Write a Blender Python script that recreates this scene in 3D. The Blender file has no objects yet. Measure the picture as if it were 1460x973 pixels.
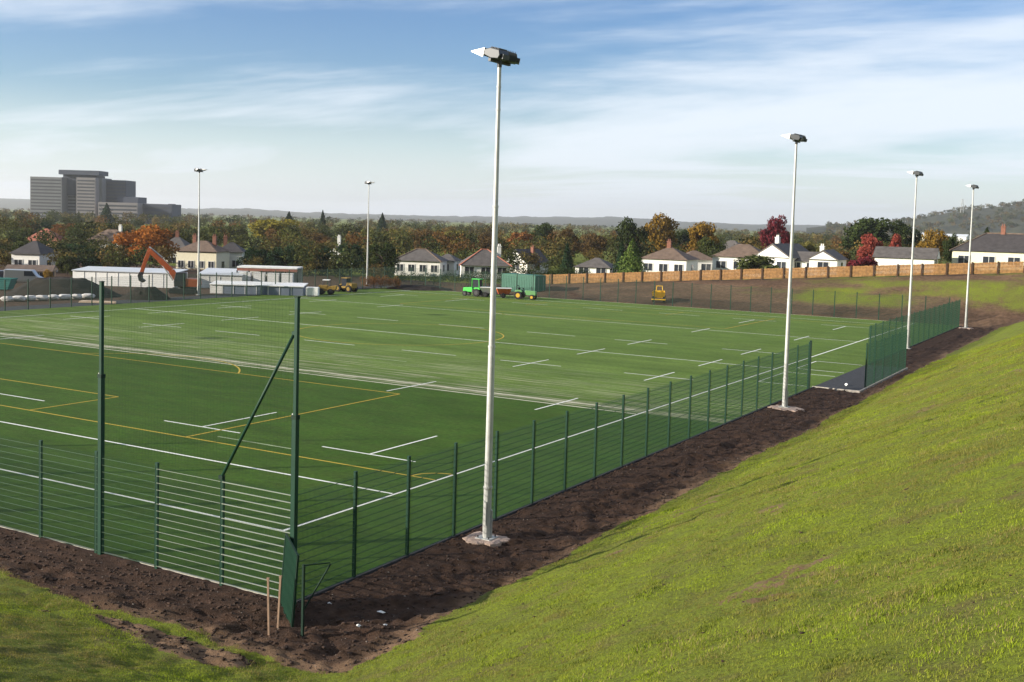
import bpy, math, random
import numpy as np
from mathutils import Vector, Matrix
R = math.radians
random.seed(7)
RNG = np.random.default_rng(11)
scene = bpy.context.scene
COL = scene.collection

# ------------------------------------------------------------------ camera, sky, sun, exposure
CAM_H = 10.163
FPX = 1586.37                      # focal length in pixels of the 1460 px wide photograph
PITCH, ROLL, YAW = R(3.911), R(1.640), R(-30.393)
FWD = Vector((math.sin(YAW) * math.cos(PITCH), math.cos(YAW) * math.cos(PITCH), -math.sin(PITCH)))
_r = Vector((math.cos(YAW), -math.sin(YAW), 0)); _u = _r.cross(FWD)
RIGHT = _r * math.cos(ROLL) + _u * math.sin(ROLL)
UP = -_r * math.sin(ROLL) + _u * math.cos(ROLL)
cam = bpy.data.objects.new('camera', bpy.data.cameras.new('camera'))
COL.objects.link(cam)
mw = Matrix.Identity(4)
for i in range(3):
    mw[i][0], mw[i][1], mw[i][2] = RIGHT[i], UP[i], -FWD[i]
mw[2][3] = CAM_H
cam.matrix_world = mw
cam.data.sensor_width = 36
cam.data.lens = FPX / 1460 * 36
cam.data.shift_y = -62.62 / 1460
cam.data.clip_start = 0.3
cam.data.clip_end = 40000
scene.camera = cam

SUN_EL, SUN_AZ = R(16.9), R(-135.0)      # azimuth clockwise from +Y
SUN_DIR = Vector((math.sin(SUN_AZ) * math.cos(SUN_EL), math.cos(SUN_AZ) * math.cos(SUN_EL), math.sin(SUN_EL)))
sun = bpy.data.objects.new('sun', bpy.data.lights.new('sun', 'SUN'))
sun.data.energy = 5.0
sun.data.angle = R(0.45)
sun.data.color = (1.0, 0.90, 0.76)
sun.rotation_euler = (-SUN_DIR).to_track_quat('-Z', 'Y').to_euler()
sun.location = (-60, 20, 60)
COL.objects.link(sun)

world = bpy.data.worlds.new('World'); scene.world = world
world.use_nodes = True
wn, wl = world.node_tree.nodes, world.node_tree.links
wn.clear()
def N(nodes, t, **kw):
    n = nodes.new(t)
    for k, v in kw.items():
        if k.startswith('i_'):
            n.inputs[k[2:]].default_value = v
        else:
            setattr(n, k, v)
    return n
sky = N(wn, 'ShaderNodeTexSky', sky_type='NISHITA', sun_disc=False, sun_elevation=SUN_EL, sun_rotation=SUN_AZ,
        altitude=20, air_density=1.0, dust_density=0.3, ozone_density=3.0)
tc = N(wn, 'ShaderNodeTexCoord')
sep = N(wn, 'ShaderNodeSeparateXYZ'); wl.new(tc.outputs['Generated'], sep.inputs[0])
mz = N(wn, 'ShaderNodeMath', operation='MAXIMUM'); wl.new(sep.outputs['Z'], mz.inputs[0]); mz.inputs[1].default_value = 0.0
az = N(wn, 'ShaderNodeMath', operation='ADD'); wl.new(mz.outputs[0], az.inputs[0]); az.inputs[1].default_value = 0.05
dv = N(wn, 'ShaderNodeVectorMath', operation='DIVIDE'); wl.new(tc.outputs['Generated'], dv.inputs[0])
cmb = N(wn, 'ShaderNodeCombineXYZ')
for s in 'XYZ': wl.new(az.outputs[0], cmb.inputs[s])
wl.new(cmb.outputs[0], dv.inputs[1])
mp = N(wn, 'ShaderNodeMapping'); wl.new(dv.outputs[0], mp.inputs[0])
mp.inputs['Rotation'].default_value = (0, 0, R(-24)); mp.inputs['Scale'].default_value = (0.12, 0.22, 0.0); mp.inputs['Location'].default_value = (7.7, 2.2, 0)
nz = N(wn, 'ShaderNodeTexNoise', i_Scale=1.0, i_Detail=7.0, i_Roughness=0.58, i_Distortion=0.5); wl.new(mp.outputs[0], nz.inputs[0])
rp = N(wn, 'ShaderNodeMapRange', interpolation_type='SMOOTHSTEP'); wl.new(nz.outputs[0], rp.inputs[0])
rp.inputs[1].default_value = 0.40; rp.inputs[2].default_value = 0.58; rp.inputs[3].default_value = 0.05; rp.inputs[4].default_value = 0.9
hzr = N(wn, 'ShaderNodeMapRange', interpolation_type='SMOOTHSTEP'); wl.new(mz.outputs[0], hzr.inputs[0])
for i_, v_ in zip((1, 2, 3, 4), (0.0, 0.13, 0.72, 0.0)): hzr.inputs[i_].default_value = v_
mxf = N(wn, 'ShaderNodeMath', operation='MAXIMUM'); wl.new(rp.outputs[0], mxf.inputs[0]); wl.new(hzr.outputs[0], mxf.inputs[1])
mixc = N(wn, 'ShaderNodeMix', data_type='RGBA'); wl.new(mxf.outputs[0], mixc.inputs['Factor'])
hsv = N(wn, 'ShaderNodeHueSaturation', i_Hue=.515, i_Saturation=1.35, i_Value=.9); wl.new(sky.outputs[0], hsv.inputs['Color']); wl.new(hsv.outputs[0], mixc.inputs[6]); mixc.inputs[7].default_value = (5.9, 6.4, 7.0, 1)   # thin cirrus, same units as the sky
bg = N(wn, 'ShaderNodeBackground', i_Strength=0.083); wl.new(mixc.outputs[2], bg.inputs[0])
wo = N(wn, 'ShaderNodeOutputWorld'); wl.new(bg.outputs[0], wo.inputs[0])

scene.view_settings.view_transform = 'Standard'
scene.view_settings.look = 'None'
scene.view_settings.gamma = 1
scene.view_settings.use_curve_mapping = False
scene.view_settings.exposure = 0.97
scene.render.engine = 'CYCLES'
scene.cycles.use_denoising = True
scene.cycles.max_bounces = 6
scene.cycles.diffuse_bounces = 2
scene.cycles.glossy_bounces = 2
scene.cycles.transmission_bounces = 3
scene.cycles.transparent_max_bounces = 8
scene.cycles.volume_bounces = 0
scene.cycles.caustics_reflective = False
scene.cycles.caustics_refractive = False

# ------------------------------------------------------------------ helpers
def at(px, py, depth):
    """world point seen at photo pixel (px, py) at a given depth in metres along the view axis"""
    d = FWD + RIGHT * ((px - 730) / FPX) - UP * ((py - 423.88) / FPX)
    return Vector((0, 0, CAM_H)) + d * depth

def tag(o, label=None, cat=None, group=None, kind=None):
    if label: o['label'] = label
    if cat: o['category'] = cat
    if group: o['group'] = group
    if kind: o['kind'] = kind
    return o

def empty(name, loc=(0, 0, 0), rz=0.0):
    o = bpy.data.objects.new(name, None); COL.objects.link(o)
    o.location = loc; o.rotation_euler = (0, 0, rz); o.empty_display_size = 0.2
    return o

class MB:
    def __init__(s): s.v = []; s.f = []
    def add(s, vs, fs):
        n = len(s.v); s.v += [tuple(v) for v in vs]; s.f += [tuple(i + n for i in f) for f in fs]; return s
    def box(s, x0, x1, y0, y1, z0, z1):
        return s.add([(x0,y0,z0),(x1,y0,z0),(x1,y1,z0),(x0,y1,z0),(x0,y0,z1),(x1,y0,z1),(x1,y1,z1),(x0,y1,z1)],
                     [(3,2,1,0),(4,5,6,7),(0,1,5,4),(1,2,6,5),(2,3,7,6),(3,0,4,7)])
    def obox(s, c, half, M):
        c = Vector(c); vs = []
        for z in (-1, 1):
            for x, y in ((-1,-1),(1,-1),(1,1),(-1,1)):
                vs.append(c + M @ Vector((x*half[0], y*half[1], z*half[2])))
        return s.add(vs, [(3,2,1,0),(4,5,6,7),(0,1,5,4),(1,2,6,5),(2,3,7,6),(3,0,4,7)])
    def tube(s, p0, p1, r0, r1=None, n=8, cap=True):
        r1 = r0 if r1 is None else r1
        p0, p1 = Vector(p0), Vector(p1); d = (p1 - p0).normalized()
        a = d.orthogonal().normalized(); b = d.cross(a); vs = []
        for p, r in ((p0, r0), (p1, r1)):
            for i in range(n):
                t = 2 * math.pi * i / n
                vs.append(p + a * (r * math.cos(t)) + b * (r * math.sin(t)))
        fs = [(i, (i+1) % n, n + (i+1) % n, n + i) for i in range(n)]
        if cap: fs += [tuple(range(n-1, -1, -1)), tuple(range(n, 2*n))]
        return s.add(vs, fs)
    def bar(s, p0, p1, w, h, up=(0,0,1)):
        p0, p1 = Vector(p0), Vector(p1); d = (p1 - p0); L = d.length; d.normalize()
        u = Vector(up); x = d.cross(u)
        if x.length < 1e-4: x = d.orthogonal()
        x.normalize(); u = x.cross(d).normalized()
        M = Matrix((x, d, u)).transposed()
        return s.obox((p0 + p1) / 2, (w/2, L/2, h/2), M)
    def prism(s, pts, y0, y1):           # polygon in xz extruded along y
        n = len(pts)
        vs = [(x, y0, z) for x, z in pts] + [(x, y1, z) for x, z in pts]
        fs = [tuple(range(n-1, -1, -1)), tuple(range(n, 2*n))] + [(i, (i+1) % n, n + (i+1) % n, n + i) for i in range(n)]
        return s.add(vs, fs)
    def mesh(s, name, mat, smooth=False):
        me = bpy.data.meshes.new(name); me.from_pydata(s.v, [], s.f)
        bm_fix(me)
        if mat: me.materials.append(mat)
        if smooth:
            me.polygons.foreach_set('use_smooth', [True] * len(me.polygons))
        me.update(); return me
    def build(s, name, mat, parent=None, smooth=False, bevel=0):
        o = bpy.data.objects.new(name, s.mesh(name, mat, smooth)); COL.objects.link(o)
        if parent: o.parent = parent
        if bevel:
            b = o.modifiers.new('bevel', 'BEVEL'); b.width = bevel; b.segments = 2; b.limit_method = 'ANGLE'
        return o
import bmesh
def bm_fix(me):
    bm = bmesh.new(); bm.from_mesh(me); bmesh.ops.recalc_face_normals(bm, faces=bm.faces); bm.to_mesh(me); bm.free()

def inst(name, me, parent=None, loc=(0,0,0), rot=(0,0,0), scale=(1,1,1)):
    o = bpy.data.objects.new(name, me); COL.objects.link(o)
    o.location = loc; o.rotation_euler = rot; o.scale = scale
    if parent: o.parent = parent
    return o

def copy_tree(o, parent=None):
    c = o.copy(); COL.objects.link(c); c.parent = parent
    for ch in list(o.children): copy_tree(ch, c)
    return c

def np_mesh(name, V, F, mat, smooth=False):
    """V (n,3) array, F (m,k) array of equal-size polygons"""
    me = bpy.data.meshes.new(name)
    V = np.asarray(V, np.float32); F = np.asarray(F, np.int32); k = F.shape[1]
    me.vertices.add(len(V)); me.vertices.foreach_set('co', V.ravel())
    me.loops.add(F.size); me.loops.foreach_set('vertex_index', F.ravel())
    me.polygons.add(len(F)); me.polygons.foreach_set('loop_start', np.arange(0, F.size, k, dtype=np.int32))
    me.polygons.foreach_set('loop_total', np.full(len(F), k, np.int32))
    if smooth: me.polygons.foreach_set('use_smooth', np.ones(len(F), bool))
    if mat: me.materials.append(mat)
    me.update(calc_edges=True); me.validate()
    return me

# value noise (numpy)
_G = RNG.random((256, 256))
def vnoise(x, y):
    xi, yi = np.floor(x).astype(int), np.floor(y).astype(int)
    fx, fy = x - xi, y - yi
    fx, fy = fx*fx*(3-2*fx), fy*fy*(3-2*fy)
    a, b = _G[xi % 256, yi % 256], _G[(xi+1) % 256, yi % 256]
    c, d = _G[xi % 256, (yi+1) % 256], _G[(xi+1) % 256, (yi+1) % 256]
    return (a*(1-fx)+b*fx)*(1-fy) + (c*(1-fx)+d*fx)*fy - 0.5
def fbm(x, y, s, o=4, g=0.5):
    t = np.zeros(np.broadcast(x, y).shape); a = 1.0
    for i in range(o):
        t = t + a * vnoise(x/s + 17.3*i, y/s + 9.1*i); s *= 0.5; a *= g
    return t
def sstep(a, b, x):
    t = np.clip((x - a) / (b - a), 0, 1); return t*t*(3-2*t)
def smax(a, b, k):
    h = np.clip(0.5 + 0.5*(a-b)/k, 0, 1); return b*(1-h) + a*h + k*h*(1-h)

# ------------------------------------------------------------------ materials
def mat(name, col, rough=0.8, metal=0.0, spec=0.3, var=0.0, vscale=3.0, bump=0.0, bscale=20.0, col2=None, dirt=0.0):
    m = bpy.data.materials.new(name); m.use_nodes = True
    n, l = m.node_tree.nodes, m.node_tree.links; b = n['Principled BSDF']
    b.inputs['Base Color'].default_value = (*col, 1); b.inputs['Roughness'].default_value = rough
    b.inputs['Metallic'].default_value = metal; b.inputs['Specular IOR Level'].default_value = spec
    c = N(n, 'ShaderNodeTexCoord')
    if var or col2:
        z = N(n, 'ShaderNodeTexNoise', i_Scale=vscale, i_Detail=5.0, i_Roughness=0.6); l.new(c.outputs['Object'], z.inputs[0])
        mx = N(n, 'ShaderNodeMix', data_type='RGBA')
        r = N(n, 'ShaderNodeMapRange'); l.new(z.outputs[0], r.inputs[0]); r.inputs[1].default_value = .3; r.inputs[2].default_value = .7
        l.new(r.outputs[0], mx.inputs[0])
        c2 = col2 if col2 else tuple(x*(1+var) for x in col)
        c1 = col if col2 else tuple(x*(1-var) for x in col)
        mx.inputs[6].default_value = (*c1, 1); mx.inputs[7].default_value = (*c2, 1)
        l.new(mx.outputs[2], b.inputs['Base Color'])
    if bump:
        z2 = N(n, 'ShaderNodeTexNoise', i_Scale=bscale, i_Detail=6.0); l.new(c.outputs['Object'], z2.inputs[0])
        bp = N(n, 'ShaderNodeBump', i_Strength=bump, i_Distance=0.05); l.new(z2.outputs[0], bp.inputs['Height'])
        l.new(bp.outputs[0], b.inputs['Normal'])
    return m

def leaf_mat(name, c1, c2, trans=0.35, big=0.0):
    m = bpy.data.materials.new(name); m.use_nodes = True
    n, l = m.node_tree.nodes, m.node_tree.links; n.clear()
    g = N(n, 'ShaderNodeNewGeometry'); oi = N(n, 'ShaderNodeObjectInfo')
    mx = N(n, 'ShaderNodeMix', data_type='RGBA'); l.new(g.outputs['Random Per Island'], mx.inputs[0])
    mx.inputs[6].default_value = (*c1, 1); mx.inputs[7].default_value = (*c2, 1)
    hs = N(n, 'ShaderNodeHueSaturation'); l.new(mx.outputs[2], hs.inputs['Color'])
    mr = N(n, 'ShaderNodeMapRange'); l.new(oi.outputs['Random'], mr.inputs[0]); mr.inputs[3].default_value = .8; mr.inputs[4].default_value = 1.2
    l.new(mr.outputs[0], hs.inputs['Value'])
    d = N(n, 'ShaderNodeBsdfDiffuse'); t = N(n, 'ShaderNodeBsdfTranslucent')
    l.new(hs.outputs[0], d.inputs[0]); l.new(hs.outputs[0], t.inputs[0])
    ms = N(n, 'ShaderNodeMixShader', i_Fac=trans); l.new(d.outputs[0], ms.inputs[1]); l.new(t.outputs[0], ms.inputs[2])
    o = N(n, 'ShaderNodeOutputMaterial'); l.new(ms.outputs[0], o.inputs[0])
    return m

M = {}
M['galv'] = mat('galvanised_steel', (.46,.47,.455), .5, .2, .5, var=.13, vscale=4)
M['lamp_dark'] = mat('lamp_dark', (.045,.05,.055), .45, .3, .5)
M['visor'] = mat('visor_white', (.74,.74,.73), .4, .1, .5)
M['glass'] = mat('lamp_glass', (.25,.27,.3), .08, 0, .6)
M['green'] = mat('green_coating', (.006,.040,.022), .55, 0, .25, var=.15)
M['green_dk'] = mat('green_coating_old', (.006,.024,.015), .6, 0, .2, var=.15)
M['wire_green'] = mat('wire_green', (.006,.040,.020), .55, 0, .25)
M['wire_pale'] = mat('wire_pale_glint', (.36,.40,.33), .35, .45, .5)  # glint on the end-bay level wires, painted as a pale colour
M['net'] = mat('net_cord', (.02,.05,.03), .8)
M['concrete'] = mat('concrete', (.36,.33,.29), .9, var=.25, vscale=6, bump=.4, bscale=25)
M['pinkcon'] = mat('mast_foundation', (.36,.27,.22), .95, var=.3, vscale=4, bump=.6, bscale=12)
M['tarmac'] = mat('tarmac', (.035,.037,.042), .9, var=.3, vscale=3, bump=.3, bscale=60)
M['wood_orange'] = mat('new_timber', (.24,.130,.048), .8, var=.45, vscale=2.5)
M['wood_post'] = mat('timber_post', (.05,.028,.016), .85, var=.2)
M['stake'] = mat('stake_timber', (.34,.23,.16), .85, var=.25, vscale=8)
M['white'] = mat('white_paint', (.78,.78,.76), .6, var=.05)
M['white_d'] = mat('weathered_white', (.66,.66,.63), .7, var=.12, vscale=1.2)
M['cream'] = mat('cream_render', (.70,.66,.50), .85, var=.07)
M['render_w'] = mat('white_render', (.74,.73,.69), .85, var=.06)
M['brickhouse'] = mat('buff_render', (.58,.40,.24), .9, var=.12)
M['roof_grey'] = mat('slate_roof', (.095,.085,.078), .75, var=.3, vscale=1.5, bump=.3, bscale=8)
M['roof_brown'] = mat('brown_tile_roof', (.135,.095,.07), .8, var=.3, vscale=1.5, bump=.3, bscale=8)
M['roof_dark'] = mat('dark_tile_roof', (.05,.045,.045), .75, var=.3, vscale=1.5, bump=.3, bscale=8)
M['ridge'] = mat('red_ridge_tile', (.33,.12,.075), .8, var=.2)
M['brick'] = mat('red_brick', (.21,.095,.065), .9, var=.2, vscale=4)
M['pane'] = mat('window_glass', (.03,.035,.045), .12, 0, .6)
M['frame'] = mat('window_frame', (.68,.68,.66), .5)
M['orange'] = mat('excavator_orange', (.36,.075,.016), .45, 0, .5, var=.12)
M['yellow'] = mat('plant_yellow', (.50,.30,.02), .45, 0, .5, var=.1)
M['mud_yellow'] = mat('muddy_yellow', (.26,.165,.03), .7, var=.3)
M['byellow'] = mat('bright_yellow', (.75,.45,.02), .45, 0, .5, var=.1)
M['tgreen'] = mat('tractor_green', (.03,.42,.04), .4, 0, .5)
M['tgreen2'] = mat('tractor_dull_green', (.10,.26,.09), .45, 0, .5)
M['hopper_red'] = mat('hopper_orange', (.62,.14,.05), .5)
M['rubber'] = mat('rubber', (.018,.018,.019), .85)
M['steel_dk'] = mat('dark_steel', (.04,.04,.042), .55, .4)
M['teal'] = mat('container_green', (.022,.13,.085), .55, 0, .4, var=.15, vscale=1)
M['skip'] = mat('skip_teal', (.03,.17,.15), .6, var=.2)
M['silver'] = mat('car_silver', (.4,.42,.44), .3, .6, .5)
M['carblue'] = mat('car_dark_blue', (.02,.03,.05), .3, .2, .5)
M['bark'] = mat('bark', (.055,.04,.03), .95, var=.3, vscale=4)
M['paint_w'] = mat('line_white', (.72,.73,.68), .9, var=.12, vscale=2)
M['paint_worn'] = mat('line_white_dusty', (.56,.53,.42), .95, var=.25, vscale=1.2)
M['paint_faint'] = mat('line_white_faint', (.30,.36,.22), .95, var=.35, vscale=.8)
M['paint_y'] = mat('line_yellow', (.42,.30,.035), .9, var=.15, vscale=2)
M['hosp_a'] = mat('hospital_concrete', (.185,.188,.195), .85, var=.08, vscale=.2)
M['hosp_b'] = mat('hospital_panel', (.225,.208,.208), .85, var=.08, vscale=.2)
M['hosp_c'] = mat('hospital_dark_and_shade', (.055,.065,.09), .7, var=.1, vscale=.2)  # dark wing's bluish shade is in this colour; roof plant is dark anyway
M['hosp_g'] = mat('hospital_glazing', (.05,.055,.065), .35, 0, .5)
M['litter'] = mat('litter', (.75,.75,.73), .7)
M['bag'] = mat('bulk_bag', (.62,.60,.57), .85, var=.15)
M['pallet'] = mat('pale_timber', (.60,.46,.33), .85, var=.2)
M['cabin_roof'] = mat('cabin_roof', (.46,.49,.52), .6, var=.08, vscale=.5)
M['cabin_front_shade'] = mat('cabin_front_shade', (.16,.19,.25), .6, var=.1, vscale=.5)  # blue shade of the cabin front, put into its wall colour
M['rust'] = mat('rusty_fascia', (.24,.10,.07), .85, var=.3)

LEAF = {}
def L(n, a, b, t=.3): LEAF[n] = leaf_mat('leaves_' + n, a, b, t)
L('dark', (0.019,0.031,0.012), (0.059,0.078,0.025))
L('conifer', (0.011,0.028,0.014), (0.037,0.062,0.028), .15)
L('bconifer', (0.046,0.085,0.019), (0.132,0.178,0.046), .2)
L('olive', (0.078,0.074,0.019), (0.186,0.163,0.043))
L('green', (0.031,0.046,0.014), (0.096,0.112,0.031))
L('ygreen', (0.132,0.124,0.019), (0.310,0.256,0.046))
L('orange', (0.202,0.078,0.019), (0.496,0.186,0.046))
L('rust', (0.116,0.054,0.020), (0.295,0.132,0.046))
L('brown', (0.070,0.046,0.020), (0.171,0.109,0.040))
L('gold', (0.171,0.109,0.019), (0.357,0.217,0.043))
L('purple', (0.070,0.012,0.019), (0.194,0.034,0.043))
L('red', (0.202,0.039,0.031), (0.419,0.109,0.078))
L('bush', (0.034,0.046,0.016), (0.109,0.124,0.043))

# ------------------------------------------------------------------ terrain
def ground_z(x, y):
    x = np.asarray(x, float); y = np.asarray(y, float)
    s = 0.437
    fade = 1 - sstep(150, 195, y)
    b1 = s * (x + 15.4 + 0.5*fbm(x, y, 14.0, 2)) * fade
    b1 = np.where(b1 > 8.4, 8.4 + (b1-8.4)*0.05, b1)
    d2 = 19.1 - y + 0.7*fbm(x+40, y, 9.0, 3)
    b2 = np.where(d2 < 0, .24*d2, 23*.01*d2 + .0055*d2**2) * sstep(-130, -100, x)
    b2 = np.where(b2 > 8.4, 8.4 + (b2-8.4)*0.05, b2)
    lvl = np.clip(0.8 + 0.0735*(x + 80.6), 0.2, 7.0) * sstep(-98, -82, x)
    far = lvl * sstep(130.5, 150, y) * (1 - sstep(240, 420, y))
    z = smax(np.zeros_like(x), b1, 0.5)
    z = smax(z, b2, 0.5)
    z = smax(z, far, 0.3) - 0.10
    return z
def gz(x, y): return float(ground_z(np.array([x]), np.array([y]))[0])

def spaced(segs):
    out = []
    for a, b, d0, d1 in segs:
        t = a
        while t < b - 1e-6:
            out.append(t); u = (t-a)/(b-a); t += d0 + (d1-d0)*u
    out.append(segs[-1][1]); return np.array(out)
xs = spaced([(-9000,-1000,900,300),(-1000,-160,150,12),(-160,-100,6,3),(-100,-36,2.5,1.2),(-36,-19.6,.4,.16),(-19.6,3,.13,.13),(3,14,.3,1.5),(14,160,4,25),(160,9000,60,900)])
ys = spaced([(-3000,-20,700,10),(-20,8,6,.6),(8,14,.4,.15),(14,36,.12,.14),(36,75,.15,.5),(75,128,.5,.8),(128,152,.5,.5),(152,260,2,6),(260,1000,10,60),(1000,9000,120,900)])
gx, gy = np.meshgrid(xs, ys, indexing='ij')
Z = ground_z(gx, gy)
# soil / grass masks
wob = 0.9*fbm(gx, gy, 3.5, 4) + 0.5*fbm(gx+70, gy+30, .8, 3)
near_b1 = gx + 15.2                       # >0 on the grassed bank
near_b2 = 18.9 - gy
on_bank = np.maximum(near_b1, near_b2)
soil = 1 - sstep(-.15, .35, on_bank + wob*0.75)
# bare, dug-over patch near the corner in front of the fence
px_, py_ = (gx + 18.6)/2.6, (gy - 17.6)/0.9
patch = np.exp(-(px_**2 + py_**2)) + .75*np.exp(-(((gx+21.2)/1.7)**2 + ((gy-17.95)/0.32)**2))
soil = np.maximum(soil, sstep(.42, .68, patch + wob*.35) * (gy < 19.5))
# small bare scrapes on the bank
sc = fbm(gx+200, gy*0.8+90, 2.6, 4)
soil = np.maximum(soil, sstep(.28, .60, sc + .45*fbm(gx, gy, .4, 3)) * (on_bank > .6) * .56)
farb = sstep(129.5, 131.5, gy) * (gx > -99) * (gx < 40)
fsp = np.clip(sstep(-60, -34, gx)*.66 + .8*fbm(gx, gy*2.2, 6, 4), 0, .8) * sstep(134, 139, gy)
soil = np.where(farb > .5, 1 - fsp*.75, soil)
# the rest of the land
rest = (gx < -97) | (gy > 152)
soil = np.where(rest, np.where((gx > -190) & (gy < 150) & (gx < -97), 1.0, .25), soil)
dry = np.clip(np.exp(-((on_bank + wob*.75 + .05)/.45)**2)*.9 * (fbm(gx, gy, 5, 3)*1.3 + .55), 0, 1)
dry = np.where((on_bank > .6) & (gy < 128), .95, dry)
dry = np.where(farb > .5, .45 + .5*fbm(gx+9, gy, 4, 3), dry)
dry = np.where(rest, .2, dry)
lit = (gx > -34) & (gx < 6) & (gy > 8) & (gy < 131)
clod = fbm(gx, gy, .45, 4, .75)*.15 + np.abs(fbm(gx+33, gy, 1.7, 3))*.12
rut = (np.sin((gx*0.92 + .25*fbm(gx, gy, 6, 2))*5.2)*.5+.5)**3 * .05 * sstep(19.4, 24, gy)
tuft = fbm(gx+5, gy+5, .42, 3, .7)*.075 + fbm(gx, gy, 1.6, 3)*.06
Z = Z + lit * (soil*(clod - rut*1.0) + (1-soil)*tuft)
Z = Z + farb*.5*fbm(gx, gy, 2.5, 4)*soil*.5
# keep the ground below the playing surface
inpitch = (gx < -19.2) & (gx > -99) & (gy > 21.93) & (gy < 131.6)
recess = (gx < -16.2) & (gx > -19.6) & (gy > 71.6) & (gy < 86.7)
Z = np.where(inpitch | recess, -0.22, Z)
nearfence = np.maximum((1 - np.abs(gx + 18.9)/1.0)*(gy > 20.6), (1 - np.abs(gy-21.6)/1.0)*(gx < -17.9))
Z = np.where(~(inpitch | recess) & lit & (nearfence > 0), np.clip(Z, -.01, 0.035 + .05*fbm(gx, gy, .4, 3)), Z)
Z = np.where((gx < -130) | (gy > 170), Z - .25 + .0*Z, Z)
nx, ny = gx.shape
idx = np.arange(nx*ny).reshape(nx, ny)
F = np.stack([idx[:-1,:-1], idx[1:,:-1], idx[1:,1:], idx[:-1,1:]], -1).reshape(-1, 4)

def soil_nodes():
    m = bpy.data.materials.new('bank_soil_and_grass'); m.use_nodes = True
    n, l = m.node_tree.nodes, m.node_tree.links; b = n['Principled BSDF']
    b.inputs['Roughness'].default_value = .95; b.inputs['Specular IOR Level'].default_value = .15
    a1 = N(n, 'ShaderNodeAttribute', attribute_name='soil'); a2 = N(n, 'ShaderNodeAttribute', attribute_name='dry')
    tcc = N(n, 'ShaderNodeTexCoord')
    def noise(s, d=5, r=.6):
        z = N(n, 'ShaderNodeTexNoise', i_Scale=s, i_Detail=float(d), i_Roughness=r); l.new(tcc.outputs['Object'], z.inputs[0]); return z
    def mix(f, c1, c2):
        x = N(n, 'ShaderNodeMix', data_type='RGBA')
        l.new(f, x.inputs[0])
        for i, c in ((6, c1), (7, c2)):
            if isinstance(c, tuple): x.inputs[i].default_value = (*c, 1)
            else: l.new(c, x.inputs[i])
        return x.outputs[2]
    def rng(o, lo, hi):
        r = N(n, 'ShaderNodeMapRange'); l.new(o, r.inputs[0]); r.inputs[1].default_value = lo; r.inputs[2].default_value = hi; return r.outputs[0]
    z1, z2, z3, z4 = noise(2.2, 6), noise(.45, 4), noise(14, 5), noise(.9, 5)
    wet = mix(rng(z1.outputs[0], .35, .65), (.023,.013,.008), (.080,.046,.030))
    wet = mix(rng(z3.outputs[0], .45, .75), wet, (.050,.031,.022))
    drys = mix(rng(z1.outputs[0], .3, .7), (.115,.072,.042), (.22,.140,.085))
    so = mix(a2.outputs['Fac'], wet, drys)
    gr = mix(rng(z2.outputs[0], .35, .65), (.165,.210,.016), (.130,.155,.022))
    gr = mix(rng(z4.outputs[0], .55, .75), gr, (.160,.125,.046))
    gr = mix(rng(z3.outputs[0], .40, .75), gr, (.062,.062,.016))
    f = N(n, 'ShaderNodeMath', operation='ADD'); l.new(a1.outputs['Fac'], f.inputs[0])
    g2 = N(n, 'ShaderNodeMath', operation='MULTIPLY_ADD'); l.new(z3.outputs[0], g2.inputs[0]); g2.inputs[1].default_value = .9; g2.inputs[2].default_value = -.45
    l.new(g2.outputs[0], f.inputs[1])
    l.new(mix(rng(f.outputs[0], .4, .6), gr, so), b.inputs['Base Color'])
    bp = N(n, 'ShaderNodeBump', i_Strength=1.0, i_Distance=.06); l.new(noise(22, 6, .7).outputs[0], bp.inputs['Height'])
    l.new(bp.outputs[0], b.inputs['Normal'])
    return m
M['ground'] = soil_nodes()
me = np_mesh('ground', np.stack([gx, gy, Z], -1).reshape(-1, 3), F, M['ground'], True)
for nm, arr in (('soil', soil), ('dry', dry)):
    at_ = me.attributes.new(nm, 'FLOAT', 'POINT'); at_.data.foreach_set('value', np.clip(arr, 0, 1).astype(np.float32).ravel())
ground = bpy.data.objects.new('ground', me); COL.objects.link(ground); tag(ground, kind='structure')

def surf_z(x, y):
    """height of the finished ground sheet (bilinear)"""
    i = np.clip(np.searchsorted(xs, x) - 1, 0, nx-2); j = np.clip(np.searchsorted(ys, y) - 1, 0, ny-2)
    u = (x - xs[i])/(xs[i+1]-xs[i]); v = (y - ys[j])/(ys[j+1]-ys[j])
    return Z[i,j]*(1-u)*(1-v) + Z[i+1,j]*u*(1-v) + Z[i,j+1]*(1-u)*v + Z[i+1,j+1]*u*v
def samp(A, x, y):
    i = np.clip(np.searchsorted(xs, x) - 1, 0, nx-1); j = np.clip(np.searchsorted(ys, y) - 1, 0, ny-1); return A[i, j]
def sz(x, y): return float(surf_z(np.array([float(x)]), np.array([float(y)]))[0])

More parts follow.
